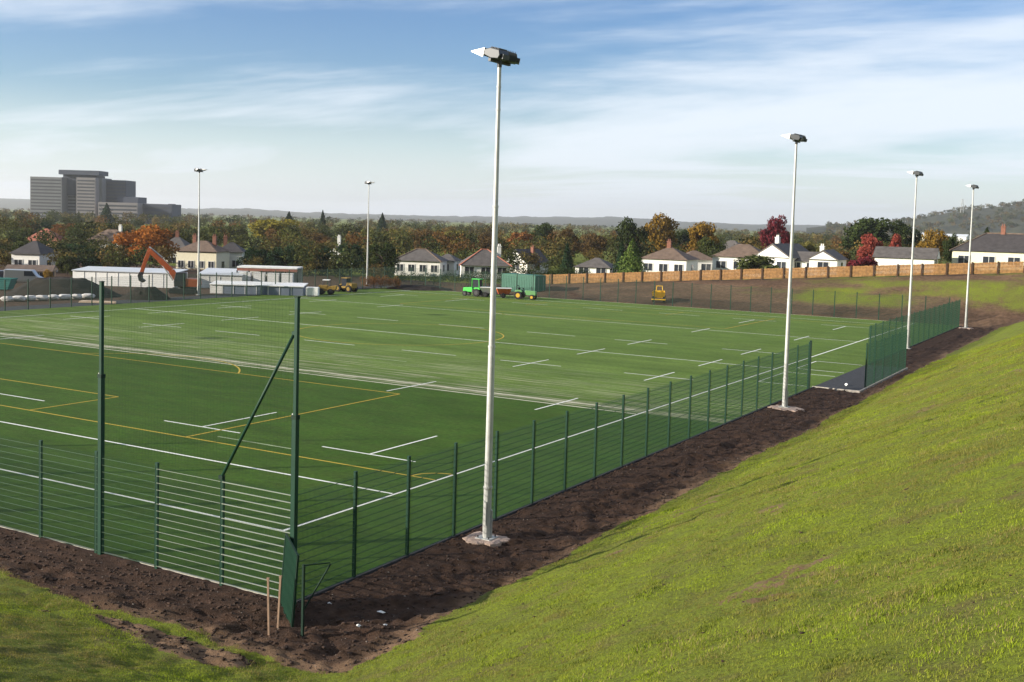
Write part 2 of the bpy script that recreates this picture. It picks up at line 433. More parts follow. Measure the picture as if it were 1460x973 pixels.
# ---- the playing surface
def turf_mat():
    m = bpy.data.materials.new('artificial_turf'); m.use_nodes = True
    n, l = m.node_tree.nodes, m.node_tree.links; b = n['Principled BSDF']
    b.inputs['Roughness'].default_value = .8; b.inputs['Specular IOR Level'].default_value = .08
    tcc = N(n, 'ShaderNodeTexCoord'); sp = N(n, 'ShaderNodeSeparateXYZ'); l.new(tcc.outputs['Object'], sp.inputs[0])
    def noise(sx, sy, s=1.0, d=5, r=.6):
        mp_ = N(n, 'ShaderNodeMapping'); l.new(tcc.outputs['Object'], mp_.inputs[0]); mp_.inputs['Scale'].default_value = (sx, sy, 1)
        z = N(n, 'ShaderNodeTexNoise', i_Scale=s, i_Detail=float(d), i_Roughness=r); l.new(mp_.outputs[0], z.inputs[0]); return z.outputs[0]
    def rng(o, lo, hi, a=0., c=1., sm=False):
        r = N(n, 'ShaderNodeMapRange'); l.new(o, r.inputs[0])
        if sm: r.interpolation_type = 'SMOOTHSTEP'
        for i, v in zip((1,2,3,4), (lo,hi,a,c)): r.inputs[i].default_value = v
        return r.outputs[0]
    def mix(f, c1, c2):
        x = N(n, 'ShaderNodeMix', data_type='RGBA'); l.new(f, x.inputs[0])
        for i, c in ((6, c1), (7, c2)):
            if isinstance(c, tuple): x.inputs[i].default_value = (*c, 1)
            else: l.new(c, x.inputs[i])
        return x.outputs[2]
    def mul(a, c):
        k = N(n, 'ShaderNodeMath', operation='MULTIPLY'); l.new(a, k.inputs[0])
        if isinstance(c, float): k.inputs[1].default_value = c
        else: l.new(c, k.inputs[1])
        return k.outputs[0]
    Y = sp.outputs['Y']
    base = mix(rng(noise(.06,.3), .35, .65), (.036,.080,.008), (.045,.092,.011))
    base = mix(rng(noise(.9,.9,1,6), .4, .7), base, (.046,.080,.012))
    filled = mix(rng(noise(.05,.35), .3, .7), (.085,.140,.025), (.108,.162,.033))      # sand-dressed carpet, its far sheen put into the colour too
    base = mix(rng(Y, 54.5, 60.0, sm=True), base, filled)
    # carpet rolls laid across the pitch and fine pile
    fl = N(n, 'ShaderNodeMath', operation='MULTIPLY'); l.new(Y, fl.inputs[0]); fl.inputs[1].default_value = .25
    fl2 = N(n, 'ShaderNodeMath', operation='FLOOR'); l.new(fl.outputs[0], fl2.inputs[0])
    wn_ = N(n, 'ShaderNodeTexWhiteNoise', noise_dimensions='1D'); l.new(fl2.outputs[0], wn_.inputs['W'])
    hsn = N(n, 'ShaderNodeHueSaturation'); l.new(base, hsn.inputs['Color']); l.new(rng(wn_.outputs['Value'], 0, 1, .93, 1.07), hsn.inputs['Value'])
    hs2 = N(n, 'ShaderNodeHueSaturation'); l.new(hsn.outputs[0], hs2.inputs['Color']); l.new(rng(noise(1,1,4,6,.75), .3, .7, .70, 1.32), hs2.inputs['Value'])
    hs3 = N(n, 'ShaderNodeHueSaturation'); l.new(hs2.outputs[0], hs3.inputs['Color']); l.new(rng(noise(.25,.6,1,5,.65), .3, .7, .8, 1.22), hs3.inputs['Value'])
    base = hs3.outputs[0]
    # unbrushed sand lying in long streaks across the pitch
    st = mul(rng(noise(.13, 5.5, 1.0, 4, .55), .545, .60), mul(rng(Y, 54.8, 55.6), rng(Y, 74, 57, sm=True)))
    st2 = mul(rng(noise(.3, 1.5, 1.3, 5, .7), .40, .60), mul(rng(Y, 54.9, 55.2), rng(Y, 56.6, 56.0)))
    mxm = N(n, 'ShaderNodeMath', operation='MAXIMUM'); l.new(st, mxm.inputs[0]); l.new(st2, mxm.inputs[1])
    base = mix(mul(mxm.outputs[0], .8), base, (.36,.35,.24))
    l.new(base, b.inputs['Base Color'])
    bp = N(n, 'ShaderNodeBump', i_Strength=.7, i_Distance=.03); l.new(noise(1,1,30,4,.7), bp.inputs['Height']); l.new(bp.outputs[0], b.inputs['Normal'])
    return m
M['turf'] = turf_mat()
PX0, PX1, PY0, PY1 = -97.4, -19.25, 21.98, 131.3
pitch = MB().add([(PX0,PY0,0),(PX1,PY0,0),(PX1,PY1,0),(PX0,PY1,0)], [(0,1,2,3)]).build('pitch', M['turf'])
tag(pitch, kind='structure')
MB().box(-101.5, PX0, PY0-30, PY1+2, -.25, -.02).build('path', M['tarmac'])
tag(bpy.data.objects['path'], kind='structure')
rp_ = MB().box(-19.25, -16.35, 71.75, 86.5, -.25, .012).build('recess_path', M['tarmac']); tag(rp_, kind='structure')
k1 = MB().box(PX0, PX1+.08, PY0-.10, PY0-.0, -.25, .015)
k2 = MB().box(PX1+.001, PX1+.12, PY0-.0, 71.7, -.25, .035).box(PX1+.001, PX1+.12, 86.6, PY1, -.25, .035)
tag(k1.build('kerb', M['concrete'], bevel=.015), kind='structure')
tag(k2.build('kerb', M['tarmac'], bevel=.015), kind='structure')
tag(MB().box(-19.3, -16.25, 71.62, 71.74, -.25, .05).box(-16.34, -16.22, 71.75, 86.6, -.25, .05).build('kerb', M['concrete'], bevel=.012), kind='structure')

LW = .11
def line(x0, y0, x1, y1, m='paint_w', w=LW, z=.004):
    d = Vector((x1-x0, y1-y0, 0)); Lh = d.length; d.normalize(); nrm = Vector((-d.y, d.x, 0))*(w/2)
    a, b_ = Vector((x0,y0,z)), Vector((x1,y1,z)); k = max(1, int(Lh/2.5)); vs = []; fs = []
    for i in range(k+1):
        p = a.lerp(b_, i/k); vs += [p+nrm, p-nrm]
    for i in range(k): fs.append((2*i, 2*i+1, 2*i+3, 2*i+2))
    return MB().add(vs, fs).build('painted_line', M[m], pitch)
def arc(cx, cy, r, a0, a1, m='paint_y', w=LW, z=.008):
    k = max(8, int(abs(a1-a0)/R(4))); vs = []; fs = []
    for i in range(k+1):
        t = a0 + (a1-a0)*i/k
        for rr in (r-w/2, r+w/2): vs.append((cx+rr*math.cos(t), cy+rr*math.sin(t), z))
    for i in range(k): fs.append((2*i, 2*i+1, 2*i+3, 2*i+2))
    return MB().add(vs, fs).build('painted_line', M[m], pitch)
XR, XL, MID, XC = -24.0, -91.72, 79.3, -57.86
line(XR, 26.75, XR, 130.9, w=.13); line(XL, 26.75, XL, 130.9, w=.13)
line(XL, 26.75, XR, 26.75, w=.12, z=.006); line(XL, 130.85, XR, 130.85, z=.006)
line(XL, 32.77, XR, 32.77, w=.12, z=.006); line(XL, 2*MID-32.77, XR, 2*MID-32.77, z=.006)
line(XL, 54.6, XR-.0, 54.6, 'paint_worn', w=.15, z=.006); line(XL, 55.9, XR-.6, 55.75, 'paint_worn', w=.16, z=.005)
line(XL, 2*MID-54.6, XR, 2*MID-54.6, z=.006)
line(XL, MID, XR, MID, w=.12, z=.006)
line(-89.2, 64.2, -72, 64.0, 'paint_faint', z=.005); line(-66, 64.1, -46, 63.9, 'paint_faint', z=.005)
for yy in (37.7, 69.35, 2*MID-69.35-.4, 2*MID-37.7-1.2):
    for a, c in ((-31.6,-26.55),(-41.5,-36.5),(-50.4,-45.4),(-60.2,-55.0),(-70.2,-65.1),(-79.2,-74.3),(-89.1,-84.6)):
        if yy == 37.7 and a == -50.4: a, c = -55.5, -50.47
        if yy == 37.7 and a == -60.2: a, c = -65.5, -60.5
        line(a, yy, c, yy, z=.006)
for xx in (-28.98, -38.95, -76.75, -86.75):
    for a, c in ((37.76,42.82),(52.2,57.3),(66.8,72.0),(76.6,81.6),(86.0,91.1),(100.7,105.7),(114.4,119.6)):
        line(xx, a, xx, c, z=.010)
line(-36.7, 36.5, -32.0, 36.5, 'paint_faint', z=.006)
# football markings in yellow
for s in (1, -1):
    Y0 = MID + s*43.8*-1
    gl = Y0
    line(XL, gl, XR, gl, 'paint_y', z=.008)
    line(XC-20.16, gl, XC-20.16, gl + s*16.3, 'paint_y', z=.012); line(XC+20.16, gl, XC+20.16, gl + s*16.3, 'paint_y', z=.012)
    line(XC-20.16, gl + s*16.3, XC+20.16, gl + s*16.3, 'paint_y', z=.008)
    line(XC-9.16, gl, XC-9.16, gl + s*5.5, 'paint_y', z=.012); line(XC+9.16, gl, XC+9.16, gl + s*5.5, 'paint_y', z=.012)
    line(XC-9.16, gl + s*5.5, XC+9.16, gl + s*5.5, 'paint_y', z=.008)
    a0 = math.asin(5.3/9.15)
    if s > 0: arc(XC, gl + s*11, 9.15, a0, math.pi - a0)
    else: arc(XC, gl + s*11, 9.15, math.pi + a0, 2*math.pi - a0)
    arc(XR, gl, 1.2, math.pi, math.pi - s*math.pi/2); arc(XL, gl, 1.2, 0, s*math.pi/2)
arc(XC, MID, 9.15, 0, 2*math.pi)
# technical area boxes by the touchline
for a, c in ((71.6,77.8),(80.3,85.9)):
    line(-22.9, a, -22.9, c, z=.006); line(-22.85, a, -19.4, a, 'paint_w', z=.010); line(-22.85, c, -19.4, c, 'paint_w', z=.010)

# ------------------------------------------------------------------ floodlight masts
BOLT = MB().tube((0,0,0),(0,0,.07),.022,.022,6).mesh('bolt', M['steel_dk'])
def mast(x, y, label, aim, side):
    z0 = sz(x, y) if x > -19 else 0.0
    r = empty('floodlight_mast', (x, y, 0))
    tag(r, label, 'floodlight', 'floodlight masts around the pitch')
    p = MB(); H = 15.0
    for a, b_, r0, r1 in ((0,1.7,.135,.130),(1.7,6.2,.122,.106),(6.2,10.6,.098,.084),(10.6,H,.077,.062)):
        p.tube((0,0,a), (0,0,b_), r0, r1, 16, False)
    p.build('pole', M['galv'], r, True)
    for zc, rr in ((1.7,.148),(6.2,.120),(10.6,.096),(13.6,.078),(14.3,.074)):
        MB().tube((0,0,zc-.03), (0,0,zc+.03), rr, rr, 16).build('flange', M['galv'], r)
    MB().box(-.045,.045,-.162,-.12,.5,1.25).build('access_door', M['galv'], r)
    MB().tube((.17,.02,.05),(.17,.02,.95),.022,.022,8).tube((.17,.02,.95),(.10,.02,1.02),.022,.022,8).build('conduit', M['galv'], r)
    bp_ = MB().box(-.27,.27,-.27,.27,.06,.09).build('base_plate', M['galv'], r)
    for sx in (-1,1):
        for sy in (-1,1): inst('bolt', BOLT, bp_, (sx*.2, sy*.2, .09))
    # cross arm and two lamps, aimed at the pitch
    hx = MB(); hx.bar((0,-.6,H+.06),(0,.6,H+.06),.09,.09).tube((0,0,H-.1),(0,0,H+.16),.075,.085,12)
    arm = hx.build('cross_arm', M['lamp_dark'], r)
    for sy in (-1, 1):
        lm = empty('lamp', (0, sy*.34, H+.22)); lm.parent = r; lm.scale = (.74,)*3
        g = MB(); g.prism([(-.34,-.04),(.10,-.14),(.46,-.10),(.52,.06),(.44,.26),(-.02,.28),(-.30,.16)], -.36, .36)
        body = g.build('housing', M['lamp_dark'], lm, bevel=.03)
        v = MB()
        a4 = [(-.28,-.37,.21),(-.28,.37,.21),(-.28,.37,-.16),(-.28,-.37,-.16)]; t4 = [(-.95,-.30,-.03),(-.95,.30,-.03),(-.95,.30,-.05),(-.95,-.30,-.05)]
        v.add(a4 + t4, [(0,1,5,4),(0,4,7,3),(1,2,6,5),(4,5,6,7)])
        vo = v.build('visor', M['visor'], lm)
        sd = vo.modifiers.new('thickness', 'SOLIDIFY'); sd.thickness = .015; sd.offset = 1
        MB().box(.47,.62,-.24,.24,-.08,.12).build('gear_box', M['lamp_dark'], lm)
        MB().prism([(-.315,-.11),(-.305,-.11),(-.305,.14),(-.315,.14)], -.31, .31).build('lens', M['glass'], lm)
        fn = MB()
        for i in range(6): fn.box(-.02+i*.075,.0+i*.075,-.30,.30,.27,.33)
        fn.build('cooling_fins', M['lamp_dark'], lm)
        lm.rotation_euler = (0, R(13), aim + sy*R(16))
    return r
MASTS = [(-18.16, 29.79, 'tall near floodlight mast standing in front of the touchline fence', R(14), 1),
         (-18.22, 62.0, 'floodlight mast beside the fence, second from the near one, concrete pad at its foot', R(14), 1),
         (-19.0, 100.8, 'floodlight mast rising behind the recessed green fence on the right', R(12), 1),
         (-18.29, 128.3, 'rightmost floodlight mast at the far end of the green fence', R(12), 1),
         (-101.8, 97.7, 'floodlight mast beside the orange excavator on the far side', math.pi - R(4), -1),
         (-102.8, 132.3, 'floodlight mast in front of the dark hedge, beside the yellow plant', math.pi + R(4), -1),
         (-101.8, 62.2, 'floodlight mast on the far left side, nearest the soil heaps', math.pi, -1),
         (-101.9, 29.6, 'floodlight mast on the far left side by the near end', math.pi, -1)]
for m_ in MASTS: mast(*m_)
# cast pads round the mast feet
def pad(x, y, w, d, label):
    n = 22; rr = random.Random(int(x*100+y)); vs = [(0,0,.07)]; top = []
    for i in range(n):
        t = 2*math.pi*i/n; k = 1 + rr.uniform(-.18,.18)
        q_ = 1/ max(abs(math.cos(t)), abs(math.sin(t)))**.6
        top.append((w*q_*k*math.cos(t)*.8, d*q_*k*math.sin(t)*.8))
    vs += [(a*.82, b_*.82, .062) for a, b_ in top] + [(a, b_, .03) for a, b_ in top] + [(a*1.05, b_*1.05, -.2) for a, b_ in top]
    fs = [(0, 1+i, 1+(i+1)%n) for i in range(n)]
    for k in (0, 1):
        fs += [(1+k*n+i, 1+(k+1)*n+i, 1+(k+1)*n+(i+1)%n, 1+k*n+(i+1)%n) for i in range(n)]
    o = MB().add(vs, fs).build('concrete_pad', M['pinkcon']); o.location = (x, y, 0)
    tag(o, label, 'pad', 'mast foundations')
pad(-18.2, 29.8, .85, .75, 'rough pinkish concrete pad at the foot of the near floodlight mast')
pad(-18.1, 61.9, 1.1, .95, 'rough concrete pad at the foot of the second floodlight mast')
pad(-18.2, 128.2, .9, .9, 'concrete pad at the foot of the rightmost floodlight mast')

# ------------------------------------------------------------------ mesh fences
BAY = 2.546
def panel_mesh(name, wide, height, hsp, hw, hmat, vsp=.05, vw=.0055):
    """welded mesh panel in the local xz plane: upright wires and twin level wires"""
    g = MB(); z0 = .06
    nv = int(round((wide-.08)/vsp))
    for i in range(nv+1):
        x = .04 + (wide-.08)*i/nv
        g.box(x-vw/2, x+vw/2, -vw/2, vw/2, z0, height)
    nf = len(g.f)
    nh = int((height - z0)/hsp)
    for i in range(nh+1):
        z = z0 + .02 + i*hsp
        for yy in (-vw/2-hw/2, vw/2+hw/2):
            g.box(.03, wide-.03, yy-hw/2, yy+hw/2, z-hw/2, z+hw/2)
    me_ = g.mesh(name, M['wire_green']); me_.materials.append(hmat)
    idx_ = np.zeros(len(me_.polygons), np.int32); idx_[nf:] = 1
    me_.polygons.foreach_set('material_index', idx_); return me_
PM = panel_mesh('mesh_panel', BAY, 2.98, .20, .009, M['wire_green'])
M['wire_mid'] = mat('wire_dim_glint', (.06,.11,.06), .4, .2, .5)  # weaker painted glint for level wires in the other near bays
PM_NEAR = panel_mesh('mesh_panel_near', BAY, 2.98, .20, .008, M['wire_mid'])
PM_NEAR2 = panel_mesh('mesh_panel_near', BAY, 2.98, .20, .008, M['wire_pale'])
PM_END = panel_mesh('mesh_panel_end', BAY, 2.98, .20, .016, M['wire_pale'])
POSTM = MB().box(-.048,.048,-.035,.035,-.15,3.03).box(-.054,.054,-.04,.04,3.03,3.05).mesh('fence_post', M['green'])
CLAMP = MB().box(-.045,.045,.035,.052,-.03,.03).mesh('clamp', M['steel_dk'])

def fence(p0, ang, n, label, panel=PM, first=True, last=True, group='green mesh fences round the pitch', h=1.0, skip=()):
    r = empty('mesh_fence', p0, ang); tag(r, label, 'fence', group)
    for i in range(n+1):
        if (i == 0 and not first) or (i == n and not last): continue
        inst('fence_post', POSTM, r, (i*BAY, 0, 0), scale=(1,1,h))
    for i in range(n):
        if i in skip: continue
        pm = panel[i] if isinstance(panel, dict) and i in panel else (panel.get('d') if isinstance(panel, dict) else panel)
        inst('mesh_panel', pm, r, (i*BAY, -.05, 0), scale=(1,1,h))
    return r
NF_X0 = -19.2 - 12*BAY
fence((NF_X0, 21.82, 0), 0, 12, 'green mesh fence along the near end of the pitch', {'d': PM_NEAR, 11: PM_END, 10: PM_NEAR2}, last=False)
fence((-19.2, 21.82, 0), R(90), 19, 'long green mesh fence along the right touchline, near stretch', PM, first=False, last=True)
END1 = 21.82 + 19*BAY
# heavier end post of the near stretch
o = MB().box(-.06,.06,-.06,.06,-.15,3.12).build('gate_post', M['green_dk']); o.location = (-19.2, END1+.32, 0)
tag(o, 'dark heavy end post where the touchline fence stops before the recess', 'post')
fence((-16.35, 73.4, 0), R(90), 5, 'green mesh fence set back behind the dugout recess', PM, h=.97)
fence((-19.0, 86.3+.0, 0), 0, 1, 'short return of green mesh fence closing the recess', PM, last=False)
fence((-19.2, 86.3, 0), R(90), 17, 'green mesh fence along the right touchline, far stretch', PM, first=False)
fence((-97.0, 131.9, 0), 0, 30, 'thin green mesh fence across the far end of the pitch', PM)
fence((-97.3, 131.9, 0), R(-90), 36, 'green mesh fence along the far left side of the pitch', PM, first=False)

# tall ball-stop posts, net and brace
def tall_post(x, y, label, joint, h=8.05):
    r = empty('ball_stop_post', (x, y, 0)); tag(r, label, 'post', 'tall ball stop posts')
    MB().box(-.072,.072,-.07,.07,-.2,joint).build('lower_post', M['green'], r, bevel=.008)
    MB().box(-.052,.052,-.05,.05,joint,h).build('upper_post', M['green'], r, bevel=.008)
    MB().box(-.08,.08,-.08,.08,joint-.1,joint+.01).build('sleeve', M['green_dk'], r)
    for z_ in (joint+.02, joint-1.25):
        MB().box(-.11,-.06,-.02,.02,z_-.025,z_+.02).build('net_hook', M['galv'], r)
    MB().box(-.06,.06,-.058,.058,h,h+.03).build('cap', M['green_dk'], r)
    return r
tall_post(-26.62, 21.80, 'tall green ball stop post rising above the near fence on the left', 5.35)
for k_, lb_ in ((1, 'tall green ball stop post left of the framed view, next along the near fence'), (2, 'tall green ball stop post further left along the near fence'), (3, 'leftmost tall green ball stop post of the near fence')):
    tall_post(-26.62 - 3*BAY*k_, 21.80, lb_, 5.35)
tall_post(-19.12, 21.74, 'tall green ball stop post at the near corner of the fences', 5.0)
br = empty('brace', (0,0,0)); tag(br, 'slanting green brace from fence post to the tall corner post', 'brace')
MB().tube((-21.72,21.76,3.02), (-19.22,21.76,7.12), .042, .042, 10).build('brace_tube', M['green'], br, True)
MB().box(-19.27,-19.17,21.71,21.81,7.08,7.17).build('bracket', M['green'], br)
MB().box(-21.80,-21.66,21.71,21.81,2.95,3.06).build('bracket', M['green_dk'], br)
net = MB()
x0n, x1n = -26.55, -19.18
nn = int((x1n-x0n)/.12)
for i in range(1, nn):
    x = x0n + (x1n-x0n)*i/nn; net.tube((x,21.79,3.02), (x,21.79,7.9), .0017, .0017, 3, False)
for i in range(42):
    z_ = 3.02 + i*.12; net.tube((x0n,21.79,z_), (x1n,21.79,z_), .0017, .0017, 3, False)
nt = net.build('ball_stop_net', M['net']); tag(nt, 'fine ball stop netting strung between the two tall posts', 'net')

# leaning panel, post, stakes at the near corner
lp = empty('loose_panel', (-19.15, 22.0, 0)); tag(lp, 'solid looking green panel leaning out from the fence corner', 'panel')
A0, A1 = Vector((-.30,-.34,.02)), Vector((1.08,-1.44,-.05))
up_ = Vector((.05,.12,1.82))
dirp = (A1-A0).normalized()
nrm = dirp.cross(up_).normalized()*.02
g = MB()
vs = [A0, A1, A1+up_, A0+up_]; vs = [v - nrm for v in vs] + [v + nrm for v in vs]
g.add(vs, [(0,1,2,3),(7,6,5,4),(0,4,5,1),(1,5,6,2),(2,6,7,3),(3,7,4,0)])
g.build('sheet', M['green'], lp)
g = MB()
for a_, b_ in ((A0,A1),(A1,A1+up_),(A1+up_,A0+up_),(A0+up_,A0)): g.bar(a_+nrm*1.2, b_+nrm*1.2, .04, .03)
g.build('frame', M['green_dk'], lp)
g = MB()
for i in range(1,12): g.bar(A0.lerp(A1,i/12)+nrm*1.6, A0.lerp(A1,i/12)+up_+nrm*1.6, .012, .012)
g.build('ribs', M['green'], lp)
gp = empty('corner_post', (-17.40, 20.15, 0)); tag(gp, 'short dark post standing in the soil by the leaning panel', 'post')
MB().box(-.028,.028,-.028,.028,-.3,1.8).build('upright', M['green_dk'], gp)
MB().tube((0,0,.65),(.38,.55,1.75),.02,.022,8).build('strut', M['green_dk'], gp)
MB().bar((-.02,.02,1.77),(.36,.55,1.77),.025,.025).build('top_rail', M['green_dk'], gp)
for (x, y, h_, tl, lab) in ((-18.21, 19.86, 1.42, .02, 'front wooden stake of the pair by the fence corner'), (-18.34, 20.32, 1.30, -.03, 'rear wooden stake of the pair by the fence corner')):
    o = MB().box(-.022,.022,-.022,.022,-.3,h_).box(-.03,.03,-.03,.03,h_-.06,h_).build('stake', M['stake'])
    o.location = (x, y, sz(x,y)*.5); o.rotation_euler = (tl, -tl, .4); tag(o, lab, 'stake', 'wooden stakes')
rr = random.Random(5)
def scrap(x, y, s, label):
    g = MB(); pts = []
    for i in range(7):
        t = 2*math.pi*i/7; k = rr.uniform(.6,1.1)
        pts.append((s*k*math.cos(t), s*.6*k*math.sin(t), rr.uniform(0,.5)*s))
    g.add(pts + [(0,0,s*.7)], [(i,(i+1)%7,7) for i in range(7)])
    o = g.build('litter_scrap', M['litter']); o.location = (x, y, sz(x,y)+.03); o.rotation_euler = (0,0,rr.uniform(0,6))
    tag(o, label, 'litter', 'white scraps on the soil')
for x, y, s, lb in ((-16.9,22.6,.13,'white scrap on the soil near the corner, furthest right of the leaning panel'),(-16.6,21.3,.10,'bright white scrap lying on the soil below the others'),
                    (-16.25,21.9,.07,'small white scrap beside the grass edge'),(-18.35,22.3,.08,'white scrap at the foot of the fence corner')):
    scrap(x, y, s, lb)
scrap(-17.6, 73.6, .26, 'white bag lying on the dark tarmac of the dugout recess')
bpy.data.objects['litter_scrap.004'].location.z = .02

# ------------------------------------------------------------------ clods, stones, grass
def lump_proto(seed):
    r_ = np.random.default_rng(seed)
    bm = bmesh.new(); bmesh.ops.create_icosphere(bm, subdivisions=1, radius=1)
    v = np.array([x.co[:] for x in bm.verts]); bm.verts.index_update(); f = np.array([[w.index for w in p.verts] for p in bm.faces]); bm.free()
    return v * (1 + r_.uniform(-.5,.45,(len(v),1))), f
protos = [lump_proto(i) for i in range(6)]
def lumps(name, n, region, smin, smax, matl, sel, label, cat):
    x = RNG.uniform(region[0], region[1], n); y = region[2] + (region[3]-region[2]) * RNG.random(n)**1.8
    k = sel(x, y); x, y = x[k], y[k]
    z = surf_z(x, y); s = smin + (smax-smin)*RNG.random(len(x))**4
    V, Fc = [], []; off = 0
    for i in range(len(x)):
        v, f = protos[i % 6]; a = RNG.uniform(0, 6.28); c, s_ = math.cos(a), math.sin(a)
        w = v * s[i] * np.array([1.2, .9, .65]); w = np.stack([w[:,0]*c - w[:,1]*s_, w[:,0]*s_ + w[:,1]*c, w[:,2]], -1) + (x[i], y[i], z[i] + s[i]*.15)
        V.append(w); Fc.append(f + off); off += len(v)
    o = bpy.data.objects.new(name, np_mesh(name, np.concatenate(V), np.concatenate(Fc), matl)); COL.objects.link(o)
    tag(o, label, cat, kind='stuff')
soil_here = lambda x, y: (samp(soil, x, y) > .55) & ~((x < -19.3) & (y > 21.7))
M['clod'] = mat('soil_clod', (.042,.025,.017), .95, var=.45, vscale=1.2, bump=.5, bscale=30)
M['pebble'] = mat('pebble', (.20,.17,.145), .9, var=.3, vscale=1)
lumps('soil_clods', 50000, (-33,-13.5,16,78), .007, .062, M['clod'], soil_here, 'loose brown clods of dug soil beside the fence', 'soil')
lumps('pebbles', 1800, (-33,-12,16,90), .012, .035, M['pebble'], soil_here, 'pale pebbles scattered in the soil strip', 'pebbles')

def grass(n, region, pw, hgt, wid, name, label, matl, seed, clump=None):
    r_ = np.random.default_rng(seed)
    x = r_.uniform(region[0], region[1], n); y = region[2] + (region[3]-region[2]) * r_.random(n)**pw
    # stay inside a generous wedge round the view
    keep = (r_.random(n) < .74 + 1.5*fbm(x, y, .28, 2) + .5*fbm(x+50, y, 4, 2)) & (x > -1.55*y - 4) & (x < .30*y + 3.5)
    keep &= (samp(soil, x, y) + .5*fbm(x, y, .5, 2)) < .55
    keep &= ~((x < -19) & (y > 21.7)) & (np.maximum(x+15.4, 19.1-y) > -.6)
    if clump: keep &= fbm(x+seed*31, y, clump[0], 3) + .35*fbm(x, y+seed*17, 5, 2) > clump[1]
    x, y = x[keep], y[keep]; z = surf_z(x, y); m_ = len(x)
    h = hgt * r_.uniform(.45, 1.25, m_) * (1 + 1.1*np.clip(fbm(x, y, 1.2, 3), -.6, .9)); w = wid * r_.uniform(.7, 1.4, m_) * (1 + y*.018)
    h *= (1 + y*.010)
    a = r_.uniform(0, 2*np.pi, m_); lean = r_.uniform(.1, 1.0, m_); b_ = r_.uniform(0, 2*np.pi, m_)
    dx, dy = np.cos(a)*w/2, np.sin(a)*w/2
    p0 = np.stack([x-dx, y-dy, z-.01], -1); p1 = np.stack([x+dx, y+dy, z-.01], -1)
    p2 = np.stack([x+np.cos(b_)*lean*h, y+np.sin(b_)*lean*h, z+h], -1)
    V = np.stack([p0, p1, p2], 1).reshape(-1, 3); Fc = np.arange(3*m_).reshape(-1, 3)
    o = bpy.data.objects.new(name, np_mesh(name, V, Fc, matl)); COL.objects.link(o); tag(o, label, 'grass', kind='stuff')
def grass_mat():
    m = bpy.data.materials.new('bank_grass'); m.use_nodes = True
    n, l = m.node_tree.nodes, m.node_tree.links; n.clear()
    g = N(n, 'ShaderNodeNewGeometry'); tcc = N(n, 'ShaderNodeTexCoord')
    z = N(n, 'ShaderNodeTexNoise', i_Scale=.32, i_Detail=7.0, i_Roughness=.68); l.new(tcc.outputs['Object'], z.inputs[0])
    r = N(n, 'ShaderNodeMapRange'); l.new(z.outputs[0], r.inputs[0]); r.inputs[1].default_value = .40; r.inputs[2].default_value = .58
    m1 = N(n, 'ShaderNodeMix', data_type='RGBA'); l.new(g.outputs['Random Per Island'], m1.inputs[0]); m1.inputs[6].default_value = (.170,.240,.014,1); m1.inputs[7].default_value = (.375,.450,.042,1)
    m2 = N(n, 'ShaderNodeMix', data_type='RGBA'); l.new(g.outputs['Random Per Island'], m2.inputs[0]); m2.inputs[6].default_value = (.140,.135,.024,1); m2.inputs[7].default_value = (.300,.255,.078,1)
    m3 = N(n, 'ShaderNodeMix', data_type='RGBA'); l.new(r.outputs[0], m3.inputs[0]); l.new(m1.outputs[2], m3.inputs[6]); l.new(m2.outputs[2], m3.inputs[7])
    d = N(n, 'ShaderNodeBsdfDiffuse'); t = N(n, 'ShaderNodeBsdfTranslucent'); l.new(m3.outputs[2], d.inputs[0]); l.new(m3.outputs[2], t.inputs[0])
    ms = N(n, 'ShaderNodeMixShader', i_Fac=.4); l.new(d.outputs[0], ms.inputs[1]); l.new(t.outputs[0], ms.inputs[2])
    o = N(n, 'ShaderNodeOutputMaterial'); l.new(ms.outputs[0], o.inputs[0]); return m
M['grass'] = grass_mat()
lumps('bank_debris', 2600, (-15,8,9,70), .008, .035, M['clod'], lambda x, y: (x > -15) & (x < .30*y + 3.5), 'small lumps of earth lying in the grass of the bank', 'soil')
M['straw'] = leaf_mat('dead_stems', (.16,.12,.05), (.34,.27,.13), .3)
M['weed'] = leaf_mat('weed_leaves', (.05,.08,.010), (.11,.15,.020), .35)
grass(2300000, (-36, 12, 8, 95), 2.3, .032, .009, 'bank_grass', 'short bright grass covering the bank', M['grass'], 3)
grass(900000, (-36, 12, 8, 70), 2.1, .042, .012, 'weed_clumps', 'darker weed clumps dotted through the bank grass', M['weed'], 5, (.5, .42))
grass(420000, (-36, 12, 8, 70), 2.1, .055, .006, 'dead_stems', 'dry straw coloured stems in the bank grass', M['straw'], 8, (1.6, .12))

# ------------------------------------------------------------------ wooden fence on the far bank
WF_Y = 150.0
def wf_z(x): return float(np.clip(0.8 + 0.0735*(x + 80.6), 0.2, 7.0))
WB = 3.0
pan_meshes = []
for sd_ in range(4):
    r_ = random.Random(40+sd_); g = MB(); nb = 24
    for i in range(nb):
        x = .06 + (WB-.12)*i/nb; g.box(x, x+(WB-.12)/nb-.012, -.02+r_.uniform(-.008,.008), 0, .12+r_.uniform(-.01,.01), 1.52+r_.uniform(-.03,.03))
    for z_ in (.35, .9, 1.38): g.box(0, WB, -.055, -.021, z_-.045, z_+.045)
    pan_meshes.append(g.mesh('fence_boards', M['wood_orange']))
WPOST = MB().box(-.11,.11,-.10,.10,-.5,1.62).mesh('timber_post', M['wood_post'])
wfence = empty('wooden_fence', (-84, WF_Y, 0)); tag(wfence, 'long orange timber board fence along the top of the far soil bank', 'fence')
for i in range(34):
    x = -84 + i*WB; zz = wf_z(x) - .14
    sl = math.atan2(wf_z(x+WB)-wf_z(x), WB)
    inst('fence_post', WPOST, wfence, (i*WB, -.06, zz))
    inst('board_panel', pan_meshes[i % 4], wfence, (i*WB, 0, zz), (0, -sl, 0))

